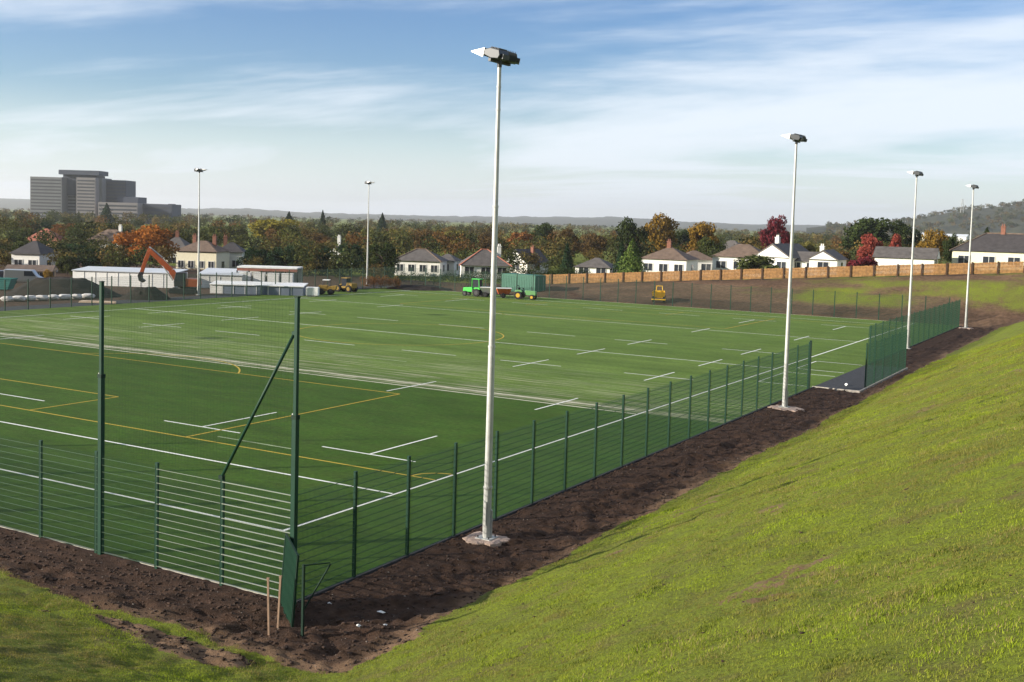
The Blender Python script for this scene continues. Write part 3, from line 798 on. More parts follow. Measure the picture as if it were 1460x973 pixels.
# ------------------------------------------------------------------ houses
def ground_at(px, depth):
    p = at(px, 320, depth); return p.x, p.y, sz(p.x, p.y)

def house(label, px, depth, w, d, wall_h, roof_h, kind, yaw, wall='render_w', roof='roof_grey', z=None, windows=3, chimneys=(), ridge=None, storeys=1, name='house', over=.35, group='houses beyond the pitch', wrow=None):
    x, y, z0 = ground_at(px, depth)
    if z is not None: z0 = z
    face = math.atan2(-x, y) - yaw      # front (-y side) turned towards the pitch
    h_ = empty(name, (x, y, z0), face); tag(h_, label, 'house', group)
    MB().box(-w/2, w/2, -d/2, d/2, -1.5, wall_h).build('wall', M[wall], h_)
    g = MB(); W, D = w/2+over, d/2+over; e = wall_h-.08
    if kind == 'hip':
        rl = max(0.3, W-D*.95)
        g.add([(-W,-D,e),(W,-D,e),(W,D,e),(-W,D,e),(-rl,0,e+roof_h),(rl,0,e+roof_h)], [(0,1,5,4),(1,2,5),(2,3,4,5),(3,0,4),(3,2,1,0)])
        ends = ((-rl,0,e+roof_h),(rl,0,e+roof_h)); hips = [((-W,-D,e),ends[0]),((W,-D,e),ends[1])]
    elif kind == 'side':                # ridge runs across the view
        g.add([(-W,-D,e),(W,-D,e),(W,D,e),(-W,D,e),(-W,0,e+roof_h),(W,0,e+roof_h)], [(0,1,5,4),(1,2,5),(2,3,4,5),(3,0,4),(3,2,1,0)])
        ends = ((-W,0,e+roof_h),(W,0,e+roof_h)); hips = []
    else:                               # gable towards the viewer
        g.add([(-W,-D,e),(W,-D,e),(W,D,e),(-W,D,e),(0,-D,e+roof_h),(0,D,e+roof_h)], [(0,4,5,3),(1,2,5,4),(0,1,4),(2,3,5),(3,2,1,0)])
        ends = ((0,-D,e+roof_h),(0,D,e+roof_h)); hips = []
    ro = g.build('roof', M[roof], h_)
    if kind == 'front':
        MB().add([(-w/2+.05,-D-.02,e+.05),(w/2-.05,-D-.02,e+.05),(0,-D-.02,e+roof_h-.35)], [(0,1,2)]).build('gable', M[wall], h_)
    if kind == 'side':
        for sx in (-1, 1):
            MB().add([(sx*(W+.02),-d/2+.05,e+.05),(sx*(W+.02),d/2-.05,e+.05),(sx*(W+.02),0,e+roof_h-.3)], [(0,1,2)]).build('gable', M[wall], h_)
    if ridge:
        g = MB(); g.bar(ends[0], ends[1], .28, .16)
        for a_, b_ in hips: g.bar(a_, b_, .26, .14)
        g.build('ridge_tiles', M[ridge], ro)
    for cx_, ch, cm in chimneys:
        rb = e + roof_h*(.75)
        c_ = MB().box(cx_-.33, cx_+.33, -.3, .3, rb-.8, e+roof_h+ch).box(cx_-.39, cx_+.39, -.36, .36, e+roof_h+ch, e+roof_h+ch+.12)
        for k in (-.15, .15): c_.tube((cx_+k,0,e+roof_h+ch+.1),(cx_+k,0,e+roof_h+ch+.5),.11,.09,8)
        c_.build('chimney', M[cm], ro)
    for s in range(storeys):
        zb = .95 + s*2.6
        if zb + 1.2 > wall_h: zb = wall_h - 1.45
        for i in range(windows):
            cx_ = -w/2 + w*(i+.5)/windows; ww = min(1.7, w/windows*.55)
            wi = MB().box(cx_-ww/2, cx_+ww/2, -d/2-.03, -d/2+.05, zb, zb+1.2).build('window', M['pane'], h_)
            f = MB(); fw = .08
            for a_, b_, c1, c2 in ((cx_-ww/2-fw, cx_+ww/2+fw, zb-fw, zb), (cx_-ww/2-fw, cx_+ww/2+fw, zb+1.2, zb+1.2+fw), (cx_-ww/2-fw, cx_-ww/2, zb, zb+1.2), (cx_+ww/2, cx_+ww/2+fw, zb, zb+1.2), (cx_-.03, cx_+.03, zb, zb+1.2)):
                f.box(a_, b_, -d/2-.07, -d/2-.031, c1, c2)
            f.build('frame', M['frame'], wi)
        # side windows
        for sx in (-1, 1):
            wi = MB().box(sx*(w/2+.03)-.04, sx*(w/2+.03)+.04, -.6, .6, zb, zb+1.15).build('window', M['pane'], h_)
    return h_
house('white house with dark pointed roof at far left behind the parked cars', 50, 178, 4.6, 6, 3.2, 2.0, 'hip', R(28), roof='roof_dark', windows=2, z=-.3)
house('low peach coloured building below the dark roofed house at far left', 45, 165, 6.0, 5, 1.9, .8, 'side', R(10), 'brickhouse', 'roof_brown', windows=2, z=-1.0)
house('two storey cream and white house with brown roof behind the excavator', 290, 205, 7.6, 6.5, 4.0, 1.9, 'hip', R(22), 'cream', 'roof_brown', windows=4, chimneys=((-1.6,.8,'brick'),(2.2,.8,'brick')), z=-.9)
house('white house in shade right of the cream house, dark roof', 331, 212, 4.6, 6, 3.8, 1.8, 'hip', R(8), 'render_w', 'roof_dark', windows=2, chimneys=((-1.2,.9,'brick'),), z=-.9)
house('small white house with grey roof half hidden behind the orange tree', 253, 225, 5, 7, 4.2, 2.2, 'hip', R(15), 'render_w', 'roof_grey', windows=1, z=-1.2, chimneys=((0,.8,'brick'),))
house('long white bungalow with grey roof left of the red ridged house', 602, 200, 8.2, 7, 2.9, 2.1, 'hip', R(12), 'render_w', 'roof_grey', windows=4, ridge='roof_brown', z=-.2)
house('lower white wing joined to the long white bungalow', 640, 206, 3.6, 6, 2.8, 1.2, 'hip', R(12), 'white_d', 'roof_grey', windows=1, z=-.2)
house('white house with red ridge tiles and dark roof behind the green tractor', 692, 198, 8.6, 8, 2.5, 2.8, 'hip', R(-4), 'render_w', 'roof_grey', windows=3, ridge='ridge', chimneys=((2.6,.5,'render_w'),), z=-.2)
house('dark roofed house with white gable behind the green container', 753, 225, 5.6, 7, 2.0, 2.8, 'front', R(38), 'render_w', 'roof_dark', windows=1, chimneys=((1.4,.3,'brick'),), z=-.1)
house('small bungalow with grey roof left of the bright conifer', 853, 190, 6.0, 6, 2.2, 1.6, 'hip', R(14), 'render_w', 'roof_grey', windows=2, z=.6)
house('white bungalow with hipped brown roof and tall chimney right of the bright conifer', 957, 188, 7.8, 7.5, 3.0, 2.0, 'hip', R(16), 'render_w', 'roof_brown', windows=3, chimneys=((-.2,.9,'brick'),), z=1.6)
house('bungalow with brown roof partly behind the white hipped bungalow', 992, 200, 6.2, 6.5, 2.9, 1.6, 'hip', R(-10), 'render_w', 'roof_brown', windows=2, z=1.4)
house('bungalow with brown ridge half hidden behind the round bush', 1062, 192, 9.0, 7.5, 3.0, 2.2, 'hip', R(12), 'render_w', 'roof_brown', windows=3, z=2.2)
house('white gabled house with white chimney right of the round bush', 1122, 186, 6.6, 8, 2.9, 2.3, 'front', R(30), 'render_w', 'roof_grey', windows=2, chimneys=((-1.6,.9,'render_w'),), z=2.6)
house('blue shaded white bungalow with grey roof between two white gables', 1152, 184, 4.6, 6, 2.4, 1.6, 'side', R(8), 'render_w', 'roof_grey', windows=2, z=2.6)
house('small white front gabled bungalow beside the dark bush', 1183, 180, 4.4, 7, 2.6, 1.6, 'front', R(12), 'render_w', 'roof_grey', windows=1, chimneys=((-1.0,.4,'render_w'),), z=2.9)
house('low white bungalow with long grey roof behind the third floodlight mast', 1295, 176, 8.8, 6.5, 2.3, 1.7, 'side', R(6), 'render_w', 'roof_grey', windows=0, z=3.9)
house('cream bungalow with large dark roof and red brick chimney at right edge', 1437, 176, 14.5, 9, 3.0, 2.9, 'hip', R(8), 'cream', 'roof_dark', windows=4, ridge='roof_brown', chimneys=((-.6,1.0,'brick'),), z=4.6)
house('distant pale roofed house among trees left of the purple tree', 1045, 330, 9, 8, 4.2, 2.6, 'hip', R(20), 'white_d', 'roof_grey', windows=3, z=-.4, name='distant_house')
house('distant grey roof above the dark trees at far left', 160, 260, 10, 8, 5.2, 3.0, 'hip', R(25), 'render_w', 'roof_brown', windows=3, z=-2.6, chimneys=((2,.8,'render_w'),), name='distant_house')
house('distant red roofed house left of the rust trees', 66, 270, 8, 8, 4.6, 3.0, 'hip', R(20), 'brickhouse', 'ridge', windows=2, z=-2.4, name='distant_house')
house('distant white chimneyed house poking out of the dark hedge trees', 484, 235, 5, 6, 4.4, 2.2, 'front', R(15), 'render_w', 'roof_dark', windows=1, z=-2.6, chimneys=((0,1.8,'white_d'),), name='distant_house')
house('long pale building far off at the foot of the hill, left of the last mast', 1325, 900, 26, 10, 6, 2, 'side', R(10), 'cream', 'cabin_roof', windows=6, z=2.5, name='distant_building')
house('long white building far off beside the last mast', 1362, 860, 20, 10, 6, 2, 'side', R(15), 'white_d', 'cabin_roof', windows=5, z=2, name='distant_building')

# ------------------------------------------------------------------ hospital block far left
HD = 850.0; MPP = HD/FPX
HYAW = math.atan2(-at(120,320,HD).x, at(120,320,HD).y) + R(26)
hosp = empty('hospital_building', (at(120,320,HD).x, at(120,320,HD).y, -.4), 0); tag(hosp, 'large grey multi storey tower block with dark plant room on its roof', 'building')
def hblock(p0, p1, ytop, ybase_z, wall, depth_off, dep, floors, name='wing', glaz='hosp_g', z_lo=None):
    """a wing between photo columns p0..p1; storeys are separate window bands"""
    a, b_ = at(p0, ytop, HD+depth_off), at(p1, ytop, HD+depth_off)
    zt = (a.z + b_.z)/2; base = Vector((hosp.location.x, hosp.location.y, hosp.location.z))
    a2, b2 = Vector((a.x, a.y, 0)), Vector((b_.x, b_.y, 0)); dr = (b2-a2); wd = dr.length; dr.normalize()
    nr = Vector((-dr.y, dr.x, 0))
    Mx = Matrix((dr, nr, Vector((0,0,1)))).transposed()
    zlo = ybase_z
    c = (a2+b2)/2 + nr*dep/2
    w_ = MB().obox(Vector((c.x, c.y, (zt+zlo)/2)) - base, (wd/2, dep/2, (zt-zlo)/2), Mx).build(name, M[wall], hosp)
    if floors:
        fh = (zt-zlo-1.2)/floors
        for i in range(floors):
            zc = zlo + fh*(i+.55)
            MB().obox(Vector((c.x, c.y, zc)) - base, (wd/2-.6, dep/2+.12, fh*.22), Mx).build('window_band', M[glaz], w_)
    return w_
hblock(43, 88, 252.5, 0, 'hosp_a', -8, 22, 13)
hblock(88, 109, 253, 0, 'hosp_a', 4, 22, 13)
hblock(109, 136, 253.5, 0, 'hosp_b', -6, 24, 13)
hblock(136, 146, 254, 0, 'hosp_a', 2, 20, 0)
hblock(146, 180, 257, 0, 'hosp_c', 10, 22, 12)
hblock(90, 139, 250, 20, 'hosp_c', 2, 16, 0, 'roof_plant')
hblock(83.5, 141, 243, at(110,249.5,HD).z, 'hosp_c', -2, 20, 0, 'roof_plant')
hblock(140, 196, 289, 0, 'hosp_b', -14, 26, 5)
hblock(167, 197, 281, 8, 'hosp_c', 0, 20, 0)
hblock(197, 244, 291, 0, 'hosp_c', -2, 26, 4)
hblock(240, 245, 291, 0, 'hosp_c', -6, 10, 0)

# ------------------------------------------------------------------ trees
def leaf_quads(C, Nrm, size, r_):
    n = len(C); rnd = r_.normal(size=(n,3)); nn = Nrm*1.0 + rnd*.75; nn /= np.linalg.norm(nn, axis=1)[:,None] + 1e-9
    t = np.cross(nn, r_.normal(size=(n,3))); t /= np.linalg.norm(t, axis=1)[:,None] + 1e-9
    b_ = np.cross(nn, t); s = (size * r_.uniform(.6, 1.3, n))[:,None]
    V = np.stack([C - t*s - b_*s*.7, C + t*s - b_*s*.5, C + t*s*.8 + b_*s*.7, C - t*s*.7 + b_*s*.6], 1).reshape(-1,3)
    return V, np.arange(4*n).reshape(-1,4)
def crown_points(kind, seed, n):
    r_ = np.random.default_rng(seed); C, Nn = [], []
    if kind == 'broad':
        k = 34
        for i in range(k):
            d = r_.normal(size=3); d /= np.linalg.norm(d); d[2] = d[2]*.9 + .12
            rad = r_.uniform(.45, 1.0)**.6
            c = np.array([d[0]*.36*rad, d[1]*.36*rad, .54 + d[2]*.36*rad]); lr = r_.uniform(.085,.165)
            m_ = int(n/k * (lr/.125)**2); u = r_.normal(size=(m_,3)); u /= np.linalg.norm(u, axis=1)[:,None]
            C.append(c + u*lr*np.array([1,1,.85])*r_.uniform(.55,1.08,(m_,1))); Nn.append(u)
    elif kind == 'full':
        k = 40
        for i in range(k):
            zz = r_.uniform(.06,.88); a = r_.uniform(0,6.28); rad = .40*math.sqrt(max(.05, 1 - abs(zz-.38)**2/.36))*r_.uniform(.5,1)
            c = np.array([rad*math.cos(a), rad*math.sin(a), zz]); lr = r_.uniform(.09,.16); m_ = int(n/k)
            u = r_.normal(size=(m_,3)); u /= np.linalg.norm(u, axis=1)[:,None]
            C.append(c + u*lr*r_.uniform(.55,1.08,(m_,1))); Nn.append(u)
    elif kind == 'conifer':
        z = r_.random(n)**1.3; tier = (z*9) % 1.0
        rad = (1-z)**.85*.5*(.72 + .28*(1-tier)) * np.sqrt(r_.uniform(.35,1,n)); a = r_.uniform(0, 2*np.pi, n)
        rad *= 1 + .22*np.sin(a*3 + z*11 + seed) ; C.append(np.stack([rad*np.cos(a), rad*np.sin(a), .05 + z*.95 - .25*rad], -1)); Nn.append(np.stack([np.cos(a), np.sin(a), .5+0*a], -1))
    elif kind == 'hedge':
        k = 26
        for i in range(k):
            c = np.array([-.5 + (i+.5)/k + r_.uniform(-.02,.02), r_.uniform(-.18,.18), r_.uniform(.45,.72)]); lr = np.array([.07, .22, r_.uniform(.24,.34)])
            m_ = n//k; u = r_.normal(size=(m_,3)); u /= np.linalg.norm(u, axis=1)[:,None]
            C.append(c + u*lr*r_.uniform(.6,1.05,(m_,1))); Nn.append(u)
        C.append(np.stack([r_.uniform(-.5,.5,n//4), r_.uniform(-.25,.25,n//4), r_.uniform(0,.5,n//4)], -1)); Nn.append(r_.normal(size=(n//4,3)))
    else:  # bush
        k = 20
        for i in range(k):
            d = r_.normal(size=3); d /= np.linalg.norm(d); d[2] = abs(d[2])
            c = np.array([d[0]*.33, d[1]*.33, .12 + d[2]*.58]); lr = r_.uniform(.13,.2)
            m_ = n//k; u = r_.normal(size=(m_,3)); u /= np.linalg.norm(u, axis=1)[:,None]
            C.append(c + u*lr*r_.uniform(.6,1.05,(m_,1))); Nn.append(u)
    return np.concatenate(C), np.concatenate(Nn), r_
CROWN = {}
for kind, cnt, n, sz_ in (('broad', 6, 4200, .021), ('full', 4, 4200, .021), ('conifer', 3, 3600, .021), ('hedge', 2, 5200, .018), ('bush', 3, 2600, .030)):
    for i in range(cnt):
        C, Nn, r_ = crown_points(kind, 100+i*7+len(kind), n); V, Fq = leaf_quads(C, Nn, sz_, r_)
        if kind == 'hedge': V[:,0] = C.repeat(4,0)[:,0] + (V[:,0]-C.repeat(4,0)[:,0])*.35
        CROWN[(kind, i)] = np_mesh('crown_%s' % kind, V, Fq, LEAF['green'])
def trunk_mesh(seed, top):
    r_ = random.Random(seed); g = MB(); p = Vector((0,0,-.12)); rad = .030
    for i in range(5):
        q = p + Vector((r_.uniform(-.012,.012), r_.uniform(-.012,.012), (top+.12)/5)); g.tube(p, q, rad, rad*.8, 7, False); p, rad = q, rad*.8
    for i in range(7):
        a = 6.28*i/7 + r_.uniform(-.3,.3); z_ = r_.uniform(.28,.6)*top/.6; e = Vector((.26*math.cos(a), .26*math.sin(a), z_+r_.uniform(.12,.25)))
        g.tube((0,0,z_), e, .012, .004, 5, False)
    return g.mesh('trunk', M['bark'])
TRUNK = {('broad',0): trunk_mesh(1,.6), ('broad',1): trunk_mesh(2,.62), ('conifer',0): trunk_mesh(3,.75), ('full',0): trunk_mesh(6,.6), ('bush',0): trunk_mesh(4,.35), ('hedge',0): trunk_mesh(5,.3)}
_tc = [0]
def tree(px, ytop, wpx, depth, kind, leaf, label, name=None, group='trees beyond the pitch', zb=None, cat='tree'):
    x, y, z0 = ground_at(px, depth)
    if zb is not None: z0 = zb
    top = at(px, ytop, depth).z; H = max(1.0, top - z0); W = wpx*depth/FPX
    i = _tc[0]; _tc[0] += 1; rr_ = random.Random(i*13+5)
    r = empty(name or {'broad':'tree','full':'tree','conifer':'conifer_tree','hedge':'hedge','bush':'bush'}[kind], (x, y, z0), 0)
    face = math.atan2(-x, y); r.rotation_euler = (0,0, face if kind == 'hedge' else rr_.uniform(0,6.28))
    tag(r, label, cat, group)
    nvar = sum(1 for k in CROWN if k[0] == kind)
    crown = inst('crown', CROWN[(kind, i % nvar)], r, scale=(W/.92, W/.92 if kind != 'hedge' else 4.0, H*1.0))
    crown.material_slots[0].link = 'OBJECT'; crown.material_slots[0].material = LEAF[leaf]
    tk = (kind, i % 2) if kind == 'broad' else (kind, 0)
    t = inst('trunk', TRUNK[tk], r, scale=(min(W,H)*1.0, min(W,H)*1.0, H))
    return r
T = [
 (58,312,40,330,'full','conifer','dark rounded evergreen in front of the tower block, left'),
 (100,318,62,310,'broad','rust','rust coloured tree at the foot of the tower block'),
 (152,290,34,560,'conifer','conifer','dark pointed evergreen standing right against the tower block'),
 (138,322,60,300,'broad','ygreen','yellow green tree left of the big orange tree'),
 (172,316,56,330,'broad','olive','olive green tree behind the big orange tree'),
 (205,317,92,192,'broad','orange','big bright orange autumn tree behind the excavator'),
 (240,324,46,230,'broad','brown','brown tree just right of the big orange tree'),
 (112,347,70,185,'full','conifer','dark evergreen tree in front of the rust tree, left'),
 (150,352,58,180,'full','conifer','dark evergreen tree left of the big orange tree'),
 (95,360,36,172,'bush','bush','grey green shrub behind the large soil heap'),
 (150,376,13,170,'bush','orange','small orange bush above the white site building'),
 (68,380,14,160,'bush','gold','small golden bush beside the peach building'),
 (20,335,60,230,'broad','dark','dark tree above the parked cars at the left edge'),
 (262,330,40,290,'broad','olive','olive tree behind the small grey roofed house'),
 (300,322,52,330,'broad','dark','dark tree behind the cream house'),
 (330,318,44,350,'broad','green','green tree behind the shaded white house'),
 (398,308,88,330,'broad','ygreen','large yellow green tree behind the dark hedge trees'),
 (452,330,56,300,'broad','brown','brown tree right of the large yellow green tree'),
 (366,352,52,190,'full','conifer','dark evergreen nearest the shaded white house'),
 (408,349,56,188,'full','conifer','dark evergreen behind the open shelter'),
 (452,350,56,190,'full','conifer','dark evergreen behind the small white tank'),
 (500,346,52,190,'full','conifer','dark evergreen behind the yellow plant, left of the mast'),
 (545,344,54,188,'full','dark','dark evergreen just right of the far left mast'),
 (412,302,30,520,'conifer','conifer','row of distant pines, leftmost above the yellow green tree'),
 (460,300,20,520,'conifer','conifer','tall distant pine above the brown tree'),
 (545,304,26,520,'conifer','conifer','distant pine just right of the far left mast top of the wood'),
 (560,326,50,290,'broad','olive','olive tree above the long white bungalow, left'),
 (606,322,56,300,'broad','brown','brown tree directly behind the long white bungalow'),
 (652,324,56,300,'broad','olive','dull olive tree behind the gap between the two white houses'),
 (700,330,50,290,'broad','brown','brown tree behind the red ridged house'),
 (745,328,56,285,'broad','rust','dull rust tree right of the near mast above the container'),
 (775,316,48,300,'broad','dark','tall dark tree above the dark roofed house'),
 (812,324,40,260,'broad','brown','brown tree left of the narrow dark conifer'),
 (810,346,32,190,'conifer','conifer','narrow dark conifer behind the board fence, left end'),
 (845,330,50,280,'broad','brown','ochre brown tree behind the small grey roofed bungalow'),
 (903,306,52,245,'broad','dark','tall dark tree behind the bright conifer'),
 (888,345,36,186,'conifer','conifer','dark conifer beside the bright conifer'),
 (903,341,60,176,'conifer','bconifer','bright green conifer behind the board fence'),
 (940,302,66,275,'broad','gold','tall golden brown tree right of the tall dark tree'),
 (972,322,36,290,'broad','dark','dark tree between the golden brown and orange green trees'),
 (1004,309,54,245,'broad','gold','rounded orange and green tree behind the brown roofed bungalows'),
 (1016,335,46,240,'broad','green','green lower tree beside the rounded orange and green tree'),
 (1082,358,76,168,'bush','bush','large round grey green bush behind the board fence'),
 (1108,305,46,235,'broad','purple','dark purple red tree left of the second mast'),
 (1080,336,30,270,'broad','brown','brown shrubby tree left of the purple tree'),
 (1150,340,40,260,'broad','olive','olive tree behind the white gables'),
 (1245,303,88,240,'broad','dark','broad dark oak behind the red shrubs'),
 (1290,310,50,235,'broad','dark','dark oak beside the third mast'),
 (1242,330,42,186,'broad','red','bright red leaved tree beside the dark bush'),
 (1278,332,22,190,'broad','red','narrow red leaved tree left of the third mast'),
 (1234,358,46,170,'bush','purple','dark purplish bush behind the board fence'),
 (1205,352,28,190,'bush','brown','brown bush between the white gable and the dark bush'),
 (1332,322,44,200,'broad','gold','olive gold tree between the third and fourth masts'),
 (1356,330,26,196,'broad','dark','dark tree beside the olive gold tree'),
 (1408,325,40,260,'conifer','dark','dark evergreen behind the cream bungalow roof'),
 (1390,340,26,240,'bush','green','green shrub left of the cream bungalow chimney'),
]
for t_ in T: tree(*t_[:6], t_[6], cat='tree' if t_[4] != 'bush' else 'bush')
tree(620, 388, 100, 168, 'hedge', 'conifer', 'low dark hedge in front of the long white bungalow', cat='hedge', group='hedges')
tree(700, 385, 60, 166, 'hedge', 'dark', 'dark hedge in front of the red ridged house', cat='hedge', group='hedges')
tree(780, 380, 110, 178, 'hedge', 'dark', 'dark green hedge behind the green container', cat='hedge', group='hedges')
tree(545, 392, 50, 158, 'hedge', 'rust', 'low reddish scrub beside the far left mast', cat='hedge', group='hedges')

# the wooded belt beyond, one mass
def wood(name, label, n, d0, d1, h0, h1, w0, w1, q, seed, cols, pxr=(-60,1520), mask=None, zfun=None):
    r_ = np.random.default_rng(seed); Vs, Cs = [], []
    for i in range(n):
        dp = d0*(d1/d0)**r_.random(); px = r_.uniform(*pxr)
        p = at(px, 320, dp); x, y = p.x, p.y
        if mask and not mask(x, y, px, dp): continue
        z0 = zfun(x, y) if zfun else sz(x, y)
        H = r_.uniform(h0, h1); W = H*r_.uniform(w0, w1); m_ = q
        k = 9; cs = r_.normal(size=(k,3)); cs /= np.linalg.norm(cs, axis=1)[:,None]; cs[:,2] *= .9
        cc = cs*np.array([.30*W,.30*W,.26*H])*r_.uniform(.5,1,(k,1)) + (0,0,.60*H)
        u = r_.normal(size=(m_,3)); u /= np.linalg.norm(u, axis=1)[:,None]; li = r_.integers(0,k,m_)
        C = cc[li] + u*np.array([.2*W,.2*W,.20*H])*r_.uniform(.5,1.05,(m_,1)); C[:m_//7,2] *= r_.uniform(.15,.8,m_//7)
        V, _ = leaf_quads(C, u, .055*H*(100/q)**.5*1.15, r_); Vs.append(V + (x, y, z0))
        c = np.array(cols[r_.integers(len(cols))])*r_.uniform(.7,1.3); Cs.append(np.tile(c, (4*m_,1)))
    V = np.concatenate(Vs); Cc = np.concatenate(Cs); Fq = np.arange(len(V)).reshape(-1,4)
    me_ = np_mesh(name, V, Fq, M['wood'])
    a_ = me_.attributes.new('tint', 'FLOAT_COLOR', 'POINT'); a_.data.foreach_set('color', np.c_[Cc, np.ones(len(Cc))].astype(np.float32).ravel())
    o = bpy.data.objects.new(name, me_); COL.objects.link(o); tag(o, label, 'woodland', kind='stuff')
def wood_mat():
    m = bpy.data.materials.new('wood_foliage'); m.use_nodes = True; n, l = m.node_tree.nodes, m.node_tree.links; n.clear()
    a = N(n, 'ShaderNodeAttribute', attribute_name='tint'); g = N(n, 'ShaderNodeNewGeometry')
    hs = N(n, 'ShaderNodeHueSaturation'); l.new(a.outputs['Color'], hs.inputs['Color']); mr = N(n, 'ShaderNodeMapRange'); l.new(g.outputs['Random Per Island'], mr.inputs[0])
    mr.inputs[3].default_value = .6; mr.inputs[4].default_value = 1.4; l.new(mr.outputs[0], hs.inputs['Value'])
    d = N(n, 'ShaderNodeBsdfDiffuse'); t = N(n, 'ShaderNodeBsdfTranslucent'); l.new(hs.outputs[0], d.inputs[0]); l.new(hs.outputs[0], t.inputs[0])
    ms = N(n, 'ShaderNodeMixShader', i_Fac=.25); l.new(d.outputs[0], ms.inputs[1]); l.new(t.outputs[0], ms.inputs[2]); o = N(n, 'ShaderNodeOutputMaterial'); l.new(ms.outputs[0], o.inputs[0]); return m
M['wood'] = wood_mat()
M['spoil'] = mat('dark_spoil', (.016,.011,.008), .95, var=.4, vscale=.8, bump=.8, bscale=6)
WC = [(.086,.080,.026),(.054,.066,.024),(.100,.082,.028),(.112,.080,.028),(.042,.052,.018),(.066,.072,.024),(.095,.098,.028),(.155,.112,.034),(.050,.056,.020),(.130,.072,.026)]
wood('wooded_belt', 'mixed autumn woodland filling the land behind the houses', 620, 232, 700, 4.8, 8.8, .85, 1.3, 420, 5, WC, mask=lambda x, y, px, dp: not (250 < px < 350 and dp < 226))
wood('garden_shrubbery', 'dense shrubs and small trees between and behind the houses', 420, 168, 235, 2.5, 6.2, .9, 1.5, 330, 15, WC[:6],
     mask=lambda x, y, px, dp: (dp > 206) if px > 560 else ((dp > 222) if 240 < px < 352 else dp > 172))
wood('far_woodland', 'far woodland fading into haze towards the hills', 900, 650, 3200, 6, 10, 1.1, 1.9, 90, 6, WC[:5])

# ------------------------------------------------------------------ hills
def hill_mat(name, c1, c2, c3):
    m = mat(name, c1, .95, col2=c2, vscale=.006); n, l = m.node_tree.nodes, m.node_tree.links
    b = n['Principled BSDF']; src = b.inputs['Base Color'].links[0].from_socket
    tcc = N(n, 'ShaderNodeTexCoord'); z = N(n, 'ShaderNodeTexNoise', i_Scale=.03, i_Detail=8.0, i_Roughness=.7); l.new(tcc.outputs['Object'], z.inputs[0])
    r = N(n, 'ShaderNodeMapRange'); l.new(z.outputs[0], r.inputs[0]); r.inputs[1].default_value = .45; r.inputs[2].default_value = .6
    mx = N(n, 'ShaderNodeMix', data_type='RGBA'); l.new(r.outputs[0], mx.inputs[0]); l.new(src, mx.inputs[6]); mx.inputs[7].default_value = (*c3, 1); l.new(mx.outputs[2], b.inputs['Base Color'])
    return m
M['hill_w'] = hill_mat('wooded_hill', (.030,.034,.016), (.060,.058,.022), (.018,.024,.012))
M['hill_f'] = hill_mat('far_hill', (.045,.055,.030), (.085,.080,.040), (.025,.032,.018))
def ridge(name, pts, depth, back, rough, matl, n=220, m_=26, seed=0):
    """hill range: skyline given as (photo column, pixels above eye level) at a depth; slopes fall away both sides"""
    px = np.linspace(pts[0][0], pts[-1][0], n); hp = np.interp(px, [p[0] for p in pts], [p[1] for p in pts])
    V = []
    for i in range(n):
        for j in range(m_):
            t = j/(m_-1); dp = depth - back*.75 + back*1.75*t
            prof = math.sin(math.pi*min(1, t/.857)*.5)**1.3 if t < .4286*2 else 1 - ((t-.857)/.143)*.5
            p = at(float(px[i]), 320, dp); ht = CAM_H + hp[i]*depth/FPX
            V.append((p.x, p.y, -3 + (ht+3)*prof))
    V = np.array(V)
    V[:,2] += rough*(np.abs(fbm(V[:,0], V[:,1], depth*.02, 4, .65)) + .35*fbm(V[:,0]+900, V[:,1], depth*.05, 3))
    id_ = np.arange(n*m_).reshape(n, m_); Fq = np.stack([id_[:-1,:-1], id_[1:,:-1], id_[1:,1:], id_[:-1,1:]], -1).reshape(-1,4)
    o = bpy.data.objects.new(name, np_mesh(name, V, Fq, matl, False)); COL.objects.link(o); tag(o, kind='structure'); return V
HV = ridge('hill', [(1150,2),(1230,7),(1300,18),(1335,30),(1380,42),(1420,46),(1460,54),(1520,60),(1700,70),(1900,40)], 1700, 520, 5, M['hill_w'], 300, 40)
HZ = HV[:,2].reshape(300, 40)
def hill_z(px, dp):
    i = int(np.clip((px-1150)/750*299, 0, 299)); j = int(np.clip((dp-(1700-390))/(520*1.75)*39, 0, 39)); return float(HZ[i, j])
wood('hill_wood', 'trees covering the wooded hill at the right', 900, 1330, 2150, 6, 12, .9, 1.6, 70, 21, WC[:6], pxr=(1180,1560), zfun=lambda x, y: hill_z(730 + FPX*(Vector((x,y,0)).dot(RIGHT)/Vector((x,y,-CAM_H)).dot(FWD)), Vector((x,y,-CAM_H)).dot(FWD)) - 1.0, mask=lambda x, y, px, dp: fbm(np.array([x]), np.array([y]), 160., 3)[0] < .16)
ridge('hills', [(-300,4),(-60,9),(0,12),(60,13),(160,8),(260,4),(360,7),(420,4),(600,3),(730,6),(830,9),(880,11),(960,7),(1060,5),(1200,7),(1400,6),(1700,4)], 5200, 1500, 12, M['hill_f'], 300, 20)

# pylon on the hill
pp = at(1372, 296, 1680); py = empty('pylon', (pp.x, pp.y, pp.z-8)); py.scale = (.75,)*3; tag(py, 'faint electricity pylon on the skyline of the wooded hill', 'pylon')
g = MB()
for sx in (-1,1):
    for sy in (-1,1): g.bar((sx*3,sy*3,0),(sx*.5,sy*.5,28),.5,.5)
g.build('lattice_legs', M['galv'], py)
for z_, w_ in ((18,5),(22,6),(26,4)): MB().bar((-w_,0,z_),(w_,0,z_),.4,.5).build('cross_arm', M['galv'], py)

